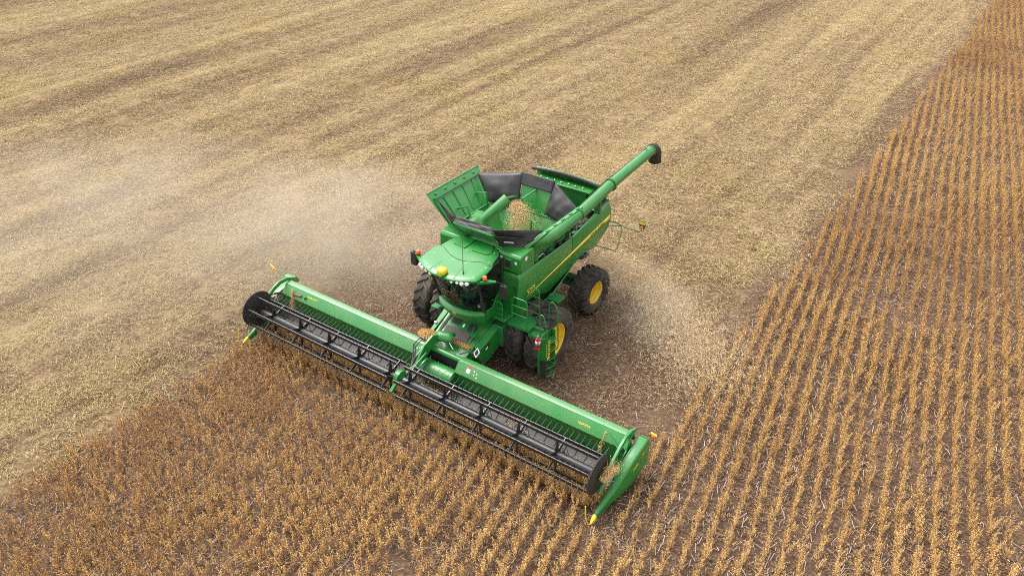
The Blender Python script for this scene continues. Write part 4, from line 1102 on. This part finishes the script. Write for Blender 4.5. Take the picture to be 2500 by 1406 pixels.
P('gusset', MB().sheet([(2.70, 5.50, 1.27), (2.74, 5.52, 1.22), (3.02, 6.02, .98), (2.98, 6.02, 1.03)], .02), 'green', H)
P('worn_cylinder', MB().tube([(2.80, -5.62, 1.16), (2.78, -5.25, 1.19)], .04, 10), 'rust', H)
P('bracket', MB().box((2.78, -5.08, 1.20), (.06, .08, .08)), 'green_dark', H, .01)

# ---- end dividers
for s in (1, -1):
    def rr(x, y0, y1, z0, z1, e=.06):
        pts = [(y0, z0), (y1, z0), (y1, z1 - e), (y1 - e, z1), (y0 + e * .6, z1), (y0, z1 - e * .6)]
        return [(x, y * s, z) for y, z in pts]
    secs = [rr(2.20, 6.12, 6.38, .40, 1.10, .03), rr(2.36, 6.12, 6.39, .36, 1.20, .03), rr(2.9, 6.12, 6.39, .30, 1.10, .03), rr(3.2, 6.11, 6.37, .27, .98, .03), rr(3.42, 6.09, 6.32, .22, .78, .04), rr(3.72, 6.07, 6.24, .17, .52, .05), rr(4.05, 6.06, 6.19, .14, .37, .04), rr(4.36, 6.07, 6.15, .12, .25, .03)]
    dv = P('end_divider', MB().loft(secs), 'green', H, .01, 50)
    P('divider_tip', MB().loft([rr(4.365, 6.06, 6.16, .11, .26, .03), rr(4.47, 6.07, 6.15, .11, .21, .02), rr(4.57, 6.10, 6.12, .11, .14, .008)]), 'yellow', dv)
    P('lifter_rod', MB().tube([(4.55, 6.12 * s, .13), (4.66, 6.10 * s, .20), (4.72, 6.05 * s, .45), (4.66, 6.0 * s, .75)], .014, 8), 'yellow', dv)
    P('inner_plate', MB().prism([(2.6, .35), (2.6, 1.15), (3.0, 1.0), (3.5, .55), (3.95, .2), (3.95, .12), (2.8, .15)], 'y', 6.045 * s, 6.075 * s), 'green', dv)
    P('divider_post', MB().tube([(3.86, 6.02 * s, .80), (4.06, 6.02 * s, .62)], .035, 8), 'green', dv)
emblem(H, (2.62, 6.40, .92), (-1, 0, 0), (0, 0, 1), .13)
lettering('740FD', .10, 'yellow_decal', H, (2.95, 6.397, .78), (-1, 0, .12), (.12, 0, 1))
lt = P('marker_plate', MB().box((2.20, 6.45, 1.28), (.03, .17, .05), (0, 0, R(-12))), 'yellow_decal', H)
P('marker_lamp', MB().lathe([(0, .05), (.03, .05), (.05, .03), (.05, 0)], (2.21, 6.45, 1.24), 'x', 12), 'orange', lt)
P('marker_bracket', MB().tube([(2.22, 6.38, 1.20), (2.20, 6.46, 1.30)], .016, 6).tube([(2.30, 6.10, 1.24), (2.28, 6.38, 1.25)], .012, 6), 'black', H)
rt = P('marker_rod', MB().tube([(2.30, -6.35, 1.20), (2.32, -6.62, 1.28), (2.34, -6.90, 1.36)], .012, 6), 'green_dark', H)
P('marker_plate', MB().prism([(-6.86, 1.36), (-6.95, 1.44), (-7.10, 1.52), (-6.98, 1.36), (-6.93, 1.29)], 'x', 2.33, 2.35), 'yellow_decal', rt)
P('marker_lamp', MB().lathe([(0, .045), (.03, .045), (.045, .02), (.045, 0)], (2.35, -6.93, 1.38), 'x', 12), 'orange', rt)
P('end_hood', MB().lathe([(-.20, .0), (-.20, .16), (.16, .17), (.18, .12), (.18, 0)], (2.25, -6.28, 1.14), 'y', 20, R(-30), R(210)), 'green_dusty', H, 0, 40)

# ------------------------------------------------------------------ field growth
def set_shade(me, vals):
    a = me.attributes.new('shade', 'FLOAT', 'FACE'); a.data.foreach_set('value', vals)
def fibres_mesh(name, n, half, lmin, lmax, wmin, wmax, zmax, mat, seed, tilt=.25, pal=(0, 1), bnd=.12):
    r_ = random.Random(seed); vs = []; fs = []; sh = []
    for _ in range(n):
        x, y = r_.uniform(-half, half), r_.uniform(-half, half)
        l = r_.uniform(lmin, lmax) * (.5 + r_.random()); w_ = r_.uniform(wmin, wmax) / 2; a = r_.uniform(0, math.pi); z = r_.random() ** 2 * zmax + .004
        dz = r_.gauss(0, tilt) * l * .5; bend = r_.gauss(0, bnd) * l
        ca, sa = math.cos(a), math.sin(a); o = len(vs)
        for t in (-.5, 0, .5):
            bx_ = x + ca * l * t - sa * bend * (1 - 4 * t * t); by_ = y + sa * l * t + ca * bend * (1 - 4 * t * t); bzz = max(.003, z + dz * t * 2)
            vs.append((bx_ - sa * w_, by_ + ca * w_, bzz)); vs.append((bx_, by_, bzz + w_ * .9)); vs.append((bx_ + sa * w_, by_ - ca * w_, bzz))
        s_ = r_.uniform(*pal)
        for k in (0, 3):
            fs.append((o + k, o + k + 1, o + k + 4, o + k + 3)); fs.append((o + k + 1, o + k + 2, o + k + 5, o + k + 4)); sh += [s_, s_]
    me = bpy.data.meshes.new(name); me.from_pydata(vs, [], fs); me.materials.append(MAT[mat]); set_shade(me, sh)
    return me
def plant_mesh(seed, big=1.):
    r_ = random.Random(seed); mbv = []; mbf = []; mi = []; sh = []
    def tub(pts, r0, r1, s_):
        k = len(pts); o = len(mbv)
        for i, p in enumerate(pts):
            rr_ = r0 + (r1 - r0) * i / (k - 1)
            for q in (0, 2.09, 4.19): mbv.append((p.x + rr_ * math.cos(q), p.y + rr_ * math.sin(q), p.z))
        for i in range(k - 1):
            for j in range(3):
                mbf.append((o + i * 3 + j, o + i * 3 + (j + 1) % 3, o + (i + 1) * 3 + (j + 1) % 3, o + (i + 1) * 3 + j)); mi.append(1); sh.append(s_)
    def pod(p, d, ln, w_, s_):
        d = d.normalized(); a = d.cross(Vector((.3, .2, 1))).normalized(); b = d.cross(a); o = len(mbv)
        m_ = p + d * ln * .5 
        for v in (p, m_ + a * w_, m_ - a * w_ * .5 + b * w_ * .8, m_ - a * w_ * .5 - b * w_ * .8, p + d * ln - Vector((0, 0, ln * .15))): mbv.append(tuple(v))
        for t in ((0, 1, 2), (0, 2, 3), (0, 3, 1), (4, 2, 1), (4, 3, 2), (4, 1, 3)): mbf.append(tuple(o + i for i in t)); mi.append(0); sh.append(s_)
    ns = r_.choice((1, 2, 2))
    for _ in range(ns):
        base = Vector((r_.gauss(0, .015), r_.gauss(0, .02), 0)); h = r_.uniform(.36, .58) * big
        lean = Vector((r_.gauss(0, .12), r_.gauss(0, .12), 1)) * h
        pts = [base + lean * t + Vector((0, 0, 0)) + Vector((r_.gauss(0, .008), r_.gauss(0, .008), 0)) for t in (0, .35, .7, 1)]
        tub(pts, .006, .003, r_.random())
        node = lambda t: base + lean * t
        for _ in range(r_.choice((1, 2, 2))):
            t0 = r_.uniform(.15, .4); a = r_.uniform(0, 6.28); e = node(t0) + Vector((math.cos(a) * .055, math.sin(a) * .055, h * r_.uniform(.3, .5)))
            tub([node(t0), node(t0) * .5 + e * .5 + Vector((math.cos(a) * .02, math.sin(a) * .02, 0)), e], .004, .002, r_.random())
            for _ in range(7):
                p = node(t0).lerp(e, r_.uniform(.25, 1)); q = r_.uniform(0, 6.28)
                pod(p, Vector((math.cos(q), math.sin(q), r_.uniform(-.9, .5))), r_.uniform(.022, .038), r_.uniform(.0045, .007), r_.random())
        for _ in range(22):
            p = node(r_.uniform(.18, 1.0)); q = r_.uniform(0, 6.28)
            pod(p, Vector((math.cos(q), math.sin(q), r_.uniform(-.9, .6))), r_.uniform(.022, .040), r_.uniform(.0045, .007), r_.random())
    me = bpy.data.meshes.new('soybean_plant'); me.from_pydata(mbv, [], mbf)
    me.materials.append(MAT['pod']); me.materials.append(MAT['stem']); me.polygons.foreach_set('material_index', mi); set_shade(me, sh)
    return me
def protos(meshes, cname):
    c = bpy.data.collections.new(cname)
    for i, me in enumerate(meshes):
        c.objects.link(bpy.data.objects.new('%s_%02d' % (cname, i), me))
    return c
def scatter(name, pts, rot, scl, tint, coll, nvar, seed):
    """one object whose points carry copies of the meshes in coll"""
    n = len(pts); me = bpy.data.meshes.new(name)
    me.vertices.add(n); me.vertices.foreach_set('co', np.asarray(pts, dtype=np.float32).ravel())
    def at(nm, ty, arr, key='value'):
        a = me.attributes.new(nm, ty, 'POINT'); a.data.foreach_set(key, np.asarray(arr).ravel())
    at('rot', 'FLOAT_VECTOR', np.asarray(rot, dtype=np.float32), 'vector')
    at('scl', 'FLOAT_VECTOR', np.asarray(scl, dtype=np.float32), 'vector'); at('tint', 'FLOAT', np.asarray(tint, dtype=np.float32))
    at('pick', 'INT', np.random.RandomState(seed).randint(0, nvar, n).astype(np.int32))
    o = place(name, me)
    g = bpy.data.node_groups.new(name, 'GeometryNodeTree')
    g.interface.new_socket('Geometry', in_out='INPUT', socket_type='NodeSocketGeometry'); g.interface.new_socket('Geometry', in_out='OUTPUT', socket_type='NodeSocketGeometry')
    N = g.nodes; gi = N.new('NodeGroupInput'); go = N.new('NodeGroupOutput'); iop = N.new('GeometryNodeInstanceOnPoints'); ci = N.new('GeometryNodeCollectionInfo')
    ci.inputs['Collection'].default_value = coll; ci.inputs['Separate Children'].default_value = True; ci.inputs['Reset Children'].default_value = True
    def na(nm, ty):
        a = N.new('GeometryNodeInputNamedAttribute'); a.data_type = ty; a.inputs['Name'].default_value = nm; return a.outputs['Attribute']
    l = g.links
    l.new(gi.outputs[0], iop.inputs['Points']); l.new(ci.outputs[0], iop.inputs['Instance'])
    iop.inputs['Pick Instance'].default_value = True
    l.new(na('pick', 'INT'), iop.inputs['Instance Index']); l.new(na('rot', 'FLOAT_VECTOR'), iop.inputs['Rotation']); l.new(na('scl', 'FLOAT_VECTOR'), iop.inputs['Scale'])
    l.new(iop.outputs[0], go.inputs[0])
    o.modifiers.new('scatter', 'NODES').node_group = g
    return o
Fp = 1944.
def project(x, y, z):
    d = np.stack([x - CAM.x, y - CAM.y, z - CAM.z], -1)
    dep = d @ np.array(FWD); u = 1250 + Fp * (d @ np.array(RGT)) / dep; v = 703 - Fp * (d @ np.array(UPV)) / dep
    return u, v, dep
def vis(x, y, mg=160, z=0.3):
    u, v, dep = project(x, y, np.full_like(x, z))
    return (dep > 1) & (u > -mg) & (u < 2500 + mg) & (v > -mg * .6) & (v < 1406 + mg)
def fnoise(x, y, s, seed):
    """cheap smooth noise, -1..1"""
    r_ = np.random.RandomState(seed); out = np.zeros_like(x)
    for k in range(6):
        a = r_.uniform(0, 6.28); f_ = s * r_.uniform(.6, 1.7); out += np.sin((x * math.cos(a) + y * math.sin(a)) * f_ + r_.uniform(0, 6.28))
    return out / 3.2
def crop_area(x, y):
    ed = .12 * fnoise(x, y, 2.2, 4)
    return (y > 6.02 + ed + .22 * (x < 4.2)) & (x < 60) | ((x > 3.44 + .05 * fnoise(x, y, 3, 9)) & (y > -5.98 + ed) & (y <= 6.3) & ~((x < 4.75) & (np.abs(y) > 5.95)))
# plants stand in rows drilled 38 cm apart at a slight angle to the direction of travel
RA = R(7.8); rd = np.array([-math.cos(RA), -math.sin(RA)]); rn = np.array([rd[1], -rd[0]])
step = .066
rows = np.arange(-60, 75) * .381; al = np.arange(-30, 75, step)
rows = np.arange(-140, 160) * .381
RRr, AA = np.meshgrid(rows, al, indexing='ij')
RRr = RRr.ravel() + nrs.normal(0, .026, RRr.size); AA = AA.ravel() + nrs.uniform(-step / 2, step / 2, AA.size)
X = AA * rd[0] + RRr * rn[0]; Y = AA * rd[1] + RRr * rn[1]
RRr = RRr + .05 * fnoise(X, Y, .5, 21); X = AA * rd[0] + RRr * rn[0]; Y = AA * rd[1] + RRr * rn[1]
k = crop_area(X, Y) & vis(X, Y); X, Y = X[k], Y[k]
gap = fnoise(X, Y, 1.3, 5) + .8 * fnoise(X, Y, 4.5, 6)
k = (gap > -1.75) & (nrs.random_sample(X.size) < np.clip(.88 + .22 * gap, .35, .98)) & (np.hypot(X - CAM.x, Y - CAM.y) > 2.0)
# keep the wheels' and dividers' footprint free
k &= ~((X > 2.1) & (X < 4.75) & (np.abs(np.abs(Y) - 6.22) < .24))
X, Y = X[k], Y[k]
ne = 2400; ex_, ey_ = nrs.uniform(3.46, 4.15, ne), nrs.uniform(-5.85, 5.75, ne)
X, Y = np.concatenate([X, ex_]), np.concatenate([Y, ey_])
tint = np.clip(.52 + .20 * fnoise(X, Y, .35, 7) + .12 * fnoise(X, Y, 1.6, 8) + nrs.normal(0, .14, X.size) + .10 * (Y > 6.3) - .10 * ((Y < 4) & (X > 3)), 0, 1)
hgt = np.clip(1. + .14 * fnoise(X, Y, .8, 12) + nrs.normal(0, .12, X.size), .6, 1.35)
pm = [plant_mesh(100 + i) for i in range(8)]
u, v, dep = project(X, Y, np.full_like(X, .3))
inside = (u > 20) & (u < 2480) & (v > 0) & (v < 1395)
order = np.argsort(np.where(inside, dep, 1e9)); near = order[:300]; far = order[300:]
for i in near:
    o = place('soybean_plant', pm[nrs.randint(8)]); o.location = (X[i], Y[i], -.01)
    o.rotation_euler = (nrs.normal(0, .06), nrs.normal(0, .06), nrs.uniform(0, 6.28)); s_ = float(hgt[i]); o.scale = (s_ * 1.05, s_ * 1.05, s_)
    o['tint'] = float(tint[i])
    tag(o, 'ripe golden-brown soybean plant standing in the front rows at the bottom edge of the picture', 'plant', 'soybean plants nearest the bottom edge')
n = len(far); rot = np.stack([nrs.normal(0, .07, n), nrs.normal(0, .07, n), nrs.uniform(0, 6.28, n)], -1)
sc_ = np.stack([hgt[far] * 1.05, hgt[far] * 1.05, hgt[far]], -1)
o = scatter('soybean_crop', np.stack([X[far], Y[far], np.full(n, -.01)], -1), rot, sc_, tint[far], protos(pm, 'plant_kinds'), 8, 1)
tag(o, 'ripe golden-brown soybean crop standing in rows', 'crop', kind='stuff')
print('plants', n)

# chopped straw over the finished passes
def patches(cell, cond, jitter=.5):
    xs = np.arange(-95, 30, cell); ys = np.arange(-95, 30, cell)
    A, B = np.meshgrid(xs, ys, indexing='ij'); A = A.ravel() + nrs.uniform(-jitter, jitter, A.size) * cell; B = B.ravel() + nrs.uniform(-jitter, jitter, B.size) * cell
    k = cond(A, B) & vis(A, B, 130, 0); return A[k], B[k]
def bare(x, y):     # litter ground: crop area, and the pass being cut
    wob = .5 * fnoise(x, y, .9, 31)
    return (y > 5.75 + wob * .5) | ((x > 2.9) & (y > -6.2 + wob * .4)) | ((y > -6.15 + wob * .4) & (x > -5.5 + 2.2 * wob))
pst = [fibres_mesh('straw_patch', 330, .62, .07, .17, .007, .015, .06, 'straw', 40 + i) for i in range(4)]
A, B = patches(.9, lambda x, y: ~bare(x, y) & (x > -70) & (y < 8))
n = len(A)
o = scatter('chopped_straw', np.stack([A, B, np.full(n, .0)], -1), np.stack([np.zeros(n), np.zeros(n), nrs.uniform(0, 6.28, n)], -1), np.ones((n, 3)) * nrs.uniform(.9, 1.25, n)[:, None], nrs.random_sample(n), protos(pst, 'straw_kinds'), 4, 2)
tag(o, 'pale chopped straw spread over the harvested ground', 'straw', kind='stuff'); print('straw', n)
pli = [fibres_mesh('litter_patch', 300, .62, .05, .14, .006, .013, .03, 'litter', 60 + i) for i in range(4)]
A, B = patches(.9, lambda x, y: bare(x, y))
n = len(A)
o = scatter('brown_litter', np.stack([A, B, np.full(n, .0)], -1), np.stack([np.zeros(n), np.zeros(n), nrs.uniform(0, 6.28, n)], -1), np.ones((n, 3)) * nrs.uniform(.9, 1.2, n)[:, None], nrs.random_sample(n), protos(pli, 'litter_kinds'), 4, 3)
tag(o, 'brown leaf and stem litter covering the ground between rows', 'litter', kind='stuff'); print('litter', n)
pst2 = [fibres_mesh('stalk_patch', 5, .6, .12, .30, .009, .017, .03, 'stalk', 80 + i, .05, (0, 1), .015) for i in range(10)]
A, B = patches(1.15, lambda x, y: bare(x, y)); 
k = nrs.random_sample(len(A)) < np.clip(.62 + .5 * fnoise(A, B, .7, 17), .1, 1); A, B = A[k], B[k]; n = len(A)
o = scatter('bleached_stalks', np.stack([A, B, np.full(n, .02)], -1), np.stack([np.zeros(n), np.zeros(n), nrs.uniform(0, 6.28, n)], -1), np.ones((n, 3)), nrs.random_sample(n), protos(pst2, 'stalk_kinds'), 10, 4)
tag(o, 'bleached old cornstalk pieces lying on the brown ground', 'stalks', kind='stuff')
lane = (np.arange(-70, 80) * 2 + .5) * .381; al2 = np.arange(-30, 75, .16)
LL, A2 = np.meshgrid(lane, al2, indexing='ij'); LL = LL.ravel() + nrs.normal(0, .06, LL.size); A2 = A2.ravel() + nrs.uniform(-.1, .1, A2.size)
A = A2 * rd[0] + LL * rn[0]; B = A2 * rd[1] + LL * rn[1]
k = crop_area(A, B) & vis(A, B, 120, 0); A, B = A[k], B[k]
k = nrs.random_sample(len(A)) < np.clip(.30 + .55 * fnoise(A, B, .55, 23), .02, .8); A, B = A[k], B[k]; n = len(A)
one = [fibres_mesh('stalk_piece', 1, .01, .12, .30, .010, .018, .02, 'stalk', 120 + i, .04, (.3, 1), .01) for i in range(10)]
for me in one:      # lay every piece along x so that the lane direction can be set
    e = me.vertices[6].co - me.vertices[0].co; me.transform(Matrix.Rotation(-math.atan2(e.y, e.x), 4, 'Z'))
o = scatter('stalk_lanes', np.stack([A, B, np.full(n, .03)], -1), np.stack([np.zeros(n), np.zeros(n), math.atan2(rd[1], rd[0]) + nrs.normal(0, .30, n)], -1), np.ones((n, 3)), nrs.random_sample(n), protos(one, 'piece_kinds'), 10, 9)
tag(o, 'bleached cornstalks lying in lines between the crop rows', 'stalks', kind='stuff')
A, B = patches(3.2, lambda x, y: ~bare(x, y) & (x > -45)); n = len(A)
o = scatter('scattered_stalks', np.stack([A, B, np.full(n, .03)], -1), np.stack([np.zeros(n), np.zeros(n), nrs.uniform(0, 6.28, n)], -1), np.ones((n, 3)) * .8, nrs.random_sample(n), protos(pst2, 'thin_stalk_kinds'), 10, 5)
tag(o, 'few pale stalk pieces scattered on the chopped straw', 'stalks', kind='stuff')

# ------------------------------------------------------------------ grain in the tank, cut crop, clumps caught on the header
def beans(name, pts, label, size=.012):
    vs = []; fs = []; sh = []
    oc = [(1, 0, 0), (-1, 0, 0), (0, 1, 0), (0, -1, 0), (0, 0, 1), (0, 0, -1)]; of = [(0, 2, 4), (2, 1, 4), (1, 3, 4), (3, 0, 4), (2, 0, 5), (1, 2, 5), (3, 1, 5), (0, 3, 5)]
    for p in pts:
        o = len(vs); s_ = size * rnd.uniform(.7, 1.2)
        vs += [(p[0] + a * s_, p[1] + b * s_, p[2] + c * s_) for a, b, c in oc]; fs += [tuple(i + o for i in f) for f in of]; q = rnd.random(); sh += [q] * 8
    me = bpy.data.meshes.new(name); me.from_pydata(vs, [], fs); me.materials.append(MAT['bean']); set_shade(me, sh)
    return tag(place(name, me), label, 'grain', kind='stuff')
pts = []
for _ in range(8000):      # stream curving down from the auger mouth
    t = rnd.random() ** .8; a = Vector((-1.52, -.30, 4.12)); v0 = Vector((.10, .62, .15)) + Vector((rnd.gauss(.2, .42), rnd.gauss(.1, .28), rnd.gauss(0, .16)))
    tt = t * .42; p = a + v0 * tt * 1.9 + Vector((0, 0, -4.9 * tt * tt))
    if p.z > 3.0: pts.append(p)
beans('grain_stream', pts, 'stream of tan soybeans pouring from the loading auger in the tank', .010)
heap = MB()
def heapf(u, v):
    x = -2.0 + 2.1 * u; y = -1.25 + 2.35 * v
    d = math.hypot(x + 1.25, y - .15)
    return (x, y, 2.90 + .34 * max(0, 1 - d / .8) + .02 * math.sin(9 * x + 4 * y) + .12 * max(0, (abs(x + .95) - .6)))
hp_ = place('grain_heap', mesh_of(heap.grid(heapf, 24, 24), 'grain_heap', 'bean', 60)); tag(hp_, 'heap of tan soybeans filling the bottom of the grain tank', 'grain', kind='stuff')
set_shade(hp_.data, nrs.random_sample(len(hp_.data.polygons)).astype(np.float32))

def pods_pile(name, fn, n, label, cat, kind=None, size=(.03, .06), group=None):
    vs = []; fs = []; mi = []; sh = []
    for _ in range(n):
        p, d = fn(); p = Vector(p); d = Vector(d).normalized(); a = d.cross(Vector((.3, .2, 1)))
        if a.length < .01: a = Vector((1, 0, 0))
        a.normalize(); b = d.cross(a); ln = rnd.uniform(*size); stem = rnd.random() < .25
        if stem: ln *= 2.6
        w_ = .0035 if stem else rnd.uniform(.006, .010); o = len(vs); m_ = p + d * ln * .5
        vs += [tuple(q) for q in (p, m_ + a * w_, m_ - a * w_ * .5 + b * w_ * .8, m_ - a * w_ * .5 - b * w_ * .8, p + d * ln)]
        for t in ((0, 1, 2), (0, 2, 3), (0, 3, 1), (4, 2, 1), (4, 3, 2), (4, 1, 3)): fs.append(tuple(o + i for i in t)); mi.append(1 if stem else 0); sh.append(rnd.uniform(.8, 2.0))
    me = bpy.data.meshes.new(name); me.from_pydata(vs, [], fs); me.materials.append(MAT['pod']); me.materials.append(MAT['stem']); me.polygons.foreach_set('material_index', mi); set_shade(me, sh)
    o = place(name, me); tag(o, label, cat, group, kind); return o
rdir = lambda zz=.6: (rnd.gauss(0, 1), rnd.gauss(0, 1), rnd.gauss(0, zz))
def on_belt():
    while True:
        y = rnd.uniform(-5.9, 5.9); x = 3.40 - abs(rnd.gauss(0, .14)) if abs(y) > .95 else rnd.uniform(2.75, 3.5)
        dens = .35 + .65 * (math.sin(y * 2.1 + 1) * math.sin(y * .9) > .1)
        if abs(y) < 1.0: dens = 1
        if rnd.random() < dens and x > 2.8: break
    zb = bz(x) if abs(y) > .95 else .40 - (x - 2.3) * .186
    return (x, y, zb + .02 + rnd.random() ** 2 * (.10 if abs(y) > .95 else .22)), rdir()
pods_pile('cut_crop', on_belt, 7000, 'cut soybean stems and pods lying on the draper belts', 'cut crop', 'stuff')
pods_pile('crop_pile', lambda: ((lambda q, r_: (2.22 + r_ * .22 * math.cos(q), -.62 + r_ * .34 * math.sin(q), 1.33 + rnd.random() * .14 * (1 - r_ * .8)))(rnd.uniform(0, 6.28), math.sqrt(rnd.random())), rdir(.4)), 2200, 'mound of pods and chaff on the header beam left of the feeder house', 'crop debris', 'stuff', (.02, .05))
pods_pile('crop_ridge', lambda: ((lambda t: (1.93 + rnd.gauss(0, .035) , -.62 + 1.25 * t, 1.19 + .05 * rnd.random() + .03 * (1 - t)))(rnd.random()), rdir(.3)), 1800, 'line of yellow chaff along the front lip of the feeder house', 'crop debris', 'stuff', (.02, .06))
def clump(label, base, tip, spread, n, name='soybean_clump'):
    base, tip = Vector(base), Vector(tip)
    def fn():
        t = rnd.random(); p = base.lerp(tip, t); s_ = spread * (.35 + t)
        return p + Vector((rnd.gauss(0, s_), rnd.gauss(0, s_), rnd.gauss(0, s_ * .6))), (tip - base).normalized() + Vector(rdir()) * .55
    return pods_pile(name, fn, n, label, 'plant clump')
clump('bushy soybean clump caught on the left end of the reel beside the green divider', (3.95, 6.0, .95), (3.5, 6.1, 1.12), .085, 620)
clump('hanging soybean stems caught on the right end of the header beam', (2.76, -5.62, 1.34), (2.98, -5.52, .72), .035, 420)
clump('thin soybean branch hanging on the beam near the left divider', (2.72, 5.42, 1.30), (2.98, 5.40, .80), .02, 110)
clump('loose stems heaped on the reel bats near the left end of the reel', (3.48, 3.0, 1.0), (3.30, 3.5, .90), .05, 150)

def on_beam():
    y = rnd.choice((-1, 1)) * rnd.uniform(.9, 6.0); t = rnd.random()
    if rnd.random() < .5: return (2.46 + .17 * t, y, 1.336), rdir(.02)
    return tuple(cov_pt(y, t, .006)), (rnd.gauss(0, .1) + .2, rnd.gauss(0, 1), -.24)
pods_pile('loose_chaff', on_beam, 350, 'bits of chaff and stem lying on the header beam cover', 'chaff', 'stuff', (.012, .035))
# flying chaff behind the machine: a fan thrown sideways from the spreader
cp_ = []
key = [Vector(q) for q in ((-4.25, .5, 1.40), (-4.65, 2.0, 1.05), (-4.0, 3.7, .75), (-2.7, 5.3, .5), (-1.5, 6.4, .25))]
def along(t):
    u = t * 4; i = min(3, int(u)); q = u - i
    p0, p1, p2, p3 = key[max(0, i - 1)], key[i], key[i + 1], key[min(4, i + 2)]
    return .5 * ((2 * p1) + (p2 - p0) * q + (2 * p0 - 5 * p1 + 4 * p2 - p3) * q * q + (3 * p1 - p0 - 3 * p2 + p3) * q ** 3)
for _ in range(20000):
    t = .06 + .94 * rnd.random() ** .7; p = along(t); s_ = 1 if rnd.random() < .78 else -1
    sp2 = .20 + .62 * t
    p = p + Vector((rnd.gauss(-.15 * t, sp2), rnd.gauss(0, sp2), rnd.gauss(0, .14 + .22 * t)))
    if p.z > .04: cp_.append((p.x, p.y * s_, p.z))
fl_ = [fibres_mesh('chaff', 3, .06, .02, .06, .004, .009, .06, 'chaff', 90 + i, .8) for i in range(4)]
n = len(cp_)
o = scatter('flying_chaff', np.array(cp_), nrs.uniform(0, 6.28, (n, 3)), np.ones((n, 3)), nrs.random_sample(n), protos(fl_, 'chaff_kinds'), 4, 6)
tag(o, 'flying chaff thrown out behind the combine', 'chaff', kind='stuff')

# ------------------------------------------------------------------ dust
def dust(name, label, centre, size, rot, dens, col, nscale, seed, edge=.25):
    mb = MB()
    def f(u, v):
        a = math.pi * v; q = 2 * math.pi * u
        return (math.sin(a) * math.cos(q), math.sin(a) * math.sin(q), math.cos(a))
    me = mesh_of(mb.grid(f, 32, 16), name, None, 180)
    bm = bmesh.new(); bm.from_mesh(me); bmesh.ops.remove_doubles(bm, verts=bm.verts, dist=1e-4); bm.to_mesh(me); bm.free()
    M, n_, b = mk(name); n_.nodes.remove(b); out = n_.nodes['Material Output']
    pv = n_.nodes.new('ShaderNodeVolumePrincipled'); pv.inputs['Color'].default_value = (*col, 1); pv.inputs['Anisotropy'].default_value = .1
    tc = n_.nodes.new('ShaderNodeTexCoord')
    ln = n_.nodes.new('ShaderNodeVectorMath'); ln.operation = 'LENGTH'; L(n_, tc.outputs['Object'], ln.inputs[0])
    fall = smoothstep(n_, ln.outputs['Value'], 1., edge)
    mp = n_.nodes.new('ShaderNodeMapping'); mp.inputs['Scale'].default_value = tuple(s_ * nscale for s_ in size); mp.inputs['Location'].default_value = (seed, seed, 0)
    L(n_, tc.outputs['Object'], mp.inputs['Vector'])
    nz = noise(n_, 1., 5, mp.outputs[0], .6); nn_ = smoothstep(n_, nz.outputs['Fac'], .25, .78)
    d = math_(n_, 'MULTIPLY', math_(n_, 'MULTIPLY', fall, nn_), dens)
    L(n_, d, pv.inputs['Density']); L(n_, pv.outputs[0], out.inputs['Volume'])
    me.materials.append(M)
    o = place(name, me); o.location = centre; o.rotation_euler = (0, 0, rot); o.scale = size
    tag(o, label, 'dust', kind='stuff'); return o
dust('dust_cloud', 'tan dust cloud drifting away on the far side of the combine', (-1.2, -7.8, .9), (6.0, 7.4, 2.0), R(20), .36, (.985, .83, .62), .35, 3)
dust('dust_haze', 'thin dust drifting over the straw at the left of the picture', (3.0, -15.0, 1.0), (9.5, 12.0, 2.2), R(20), .13, (.985, .85, .66), .22, 8)
dust('dust_plume', 'dust and chaff plume blown out behind the rear wheel', (-3.5, 3.3, .75), (3.9, 1.7, 1.1), R(58), .42, (.98, .84, .62), .55, 5)
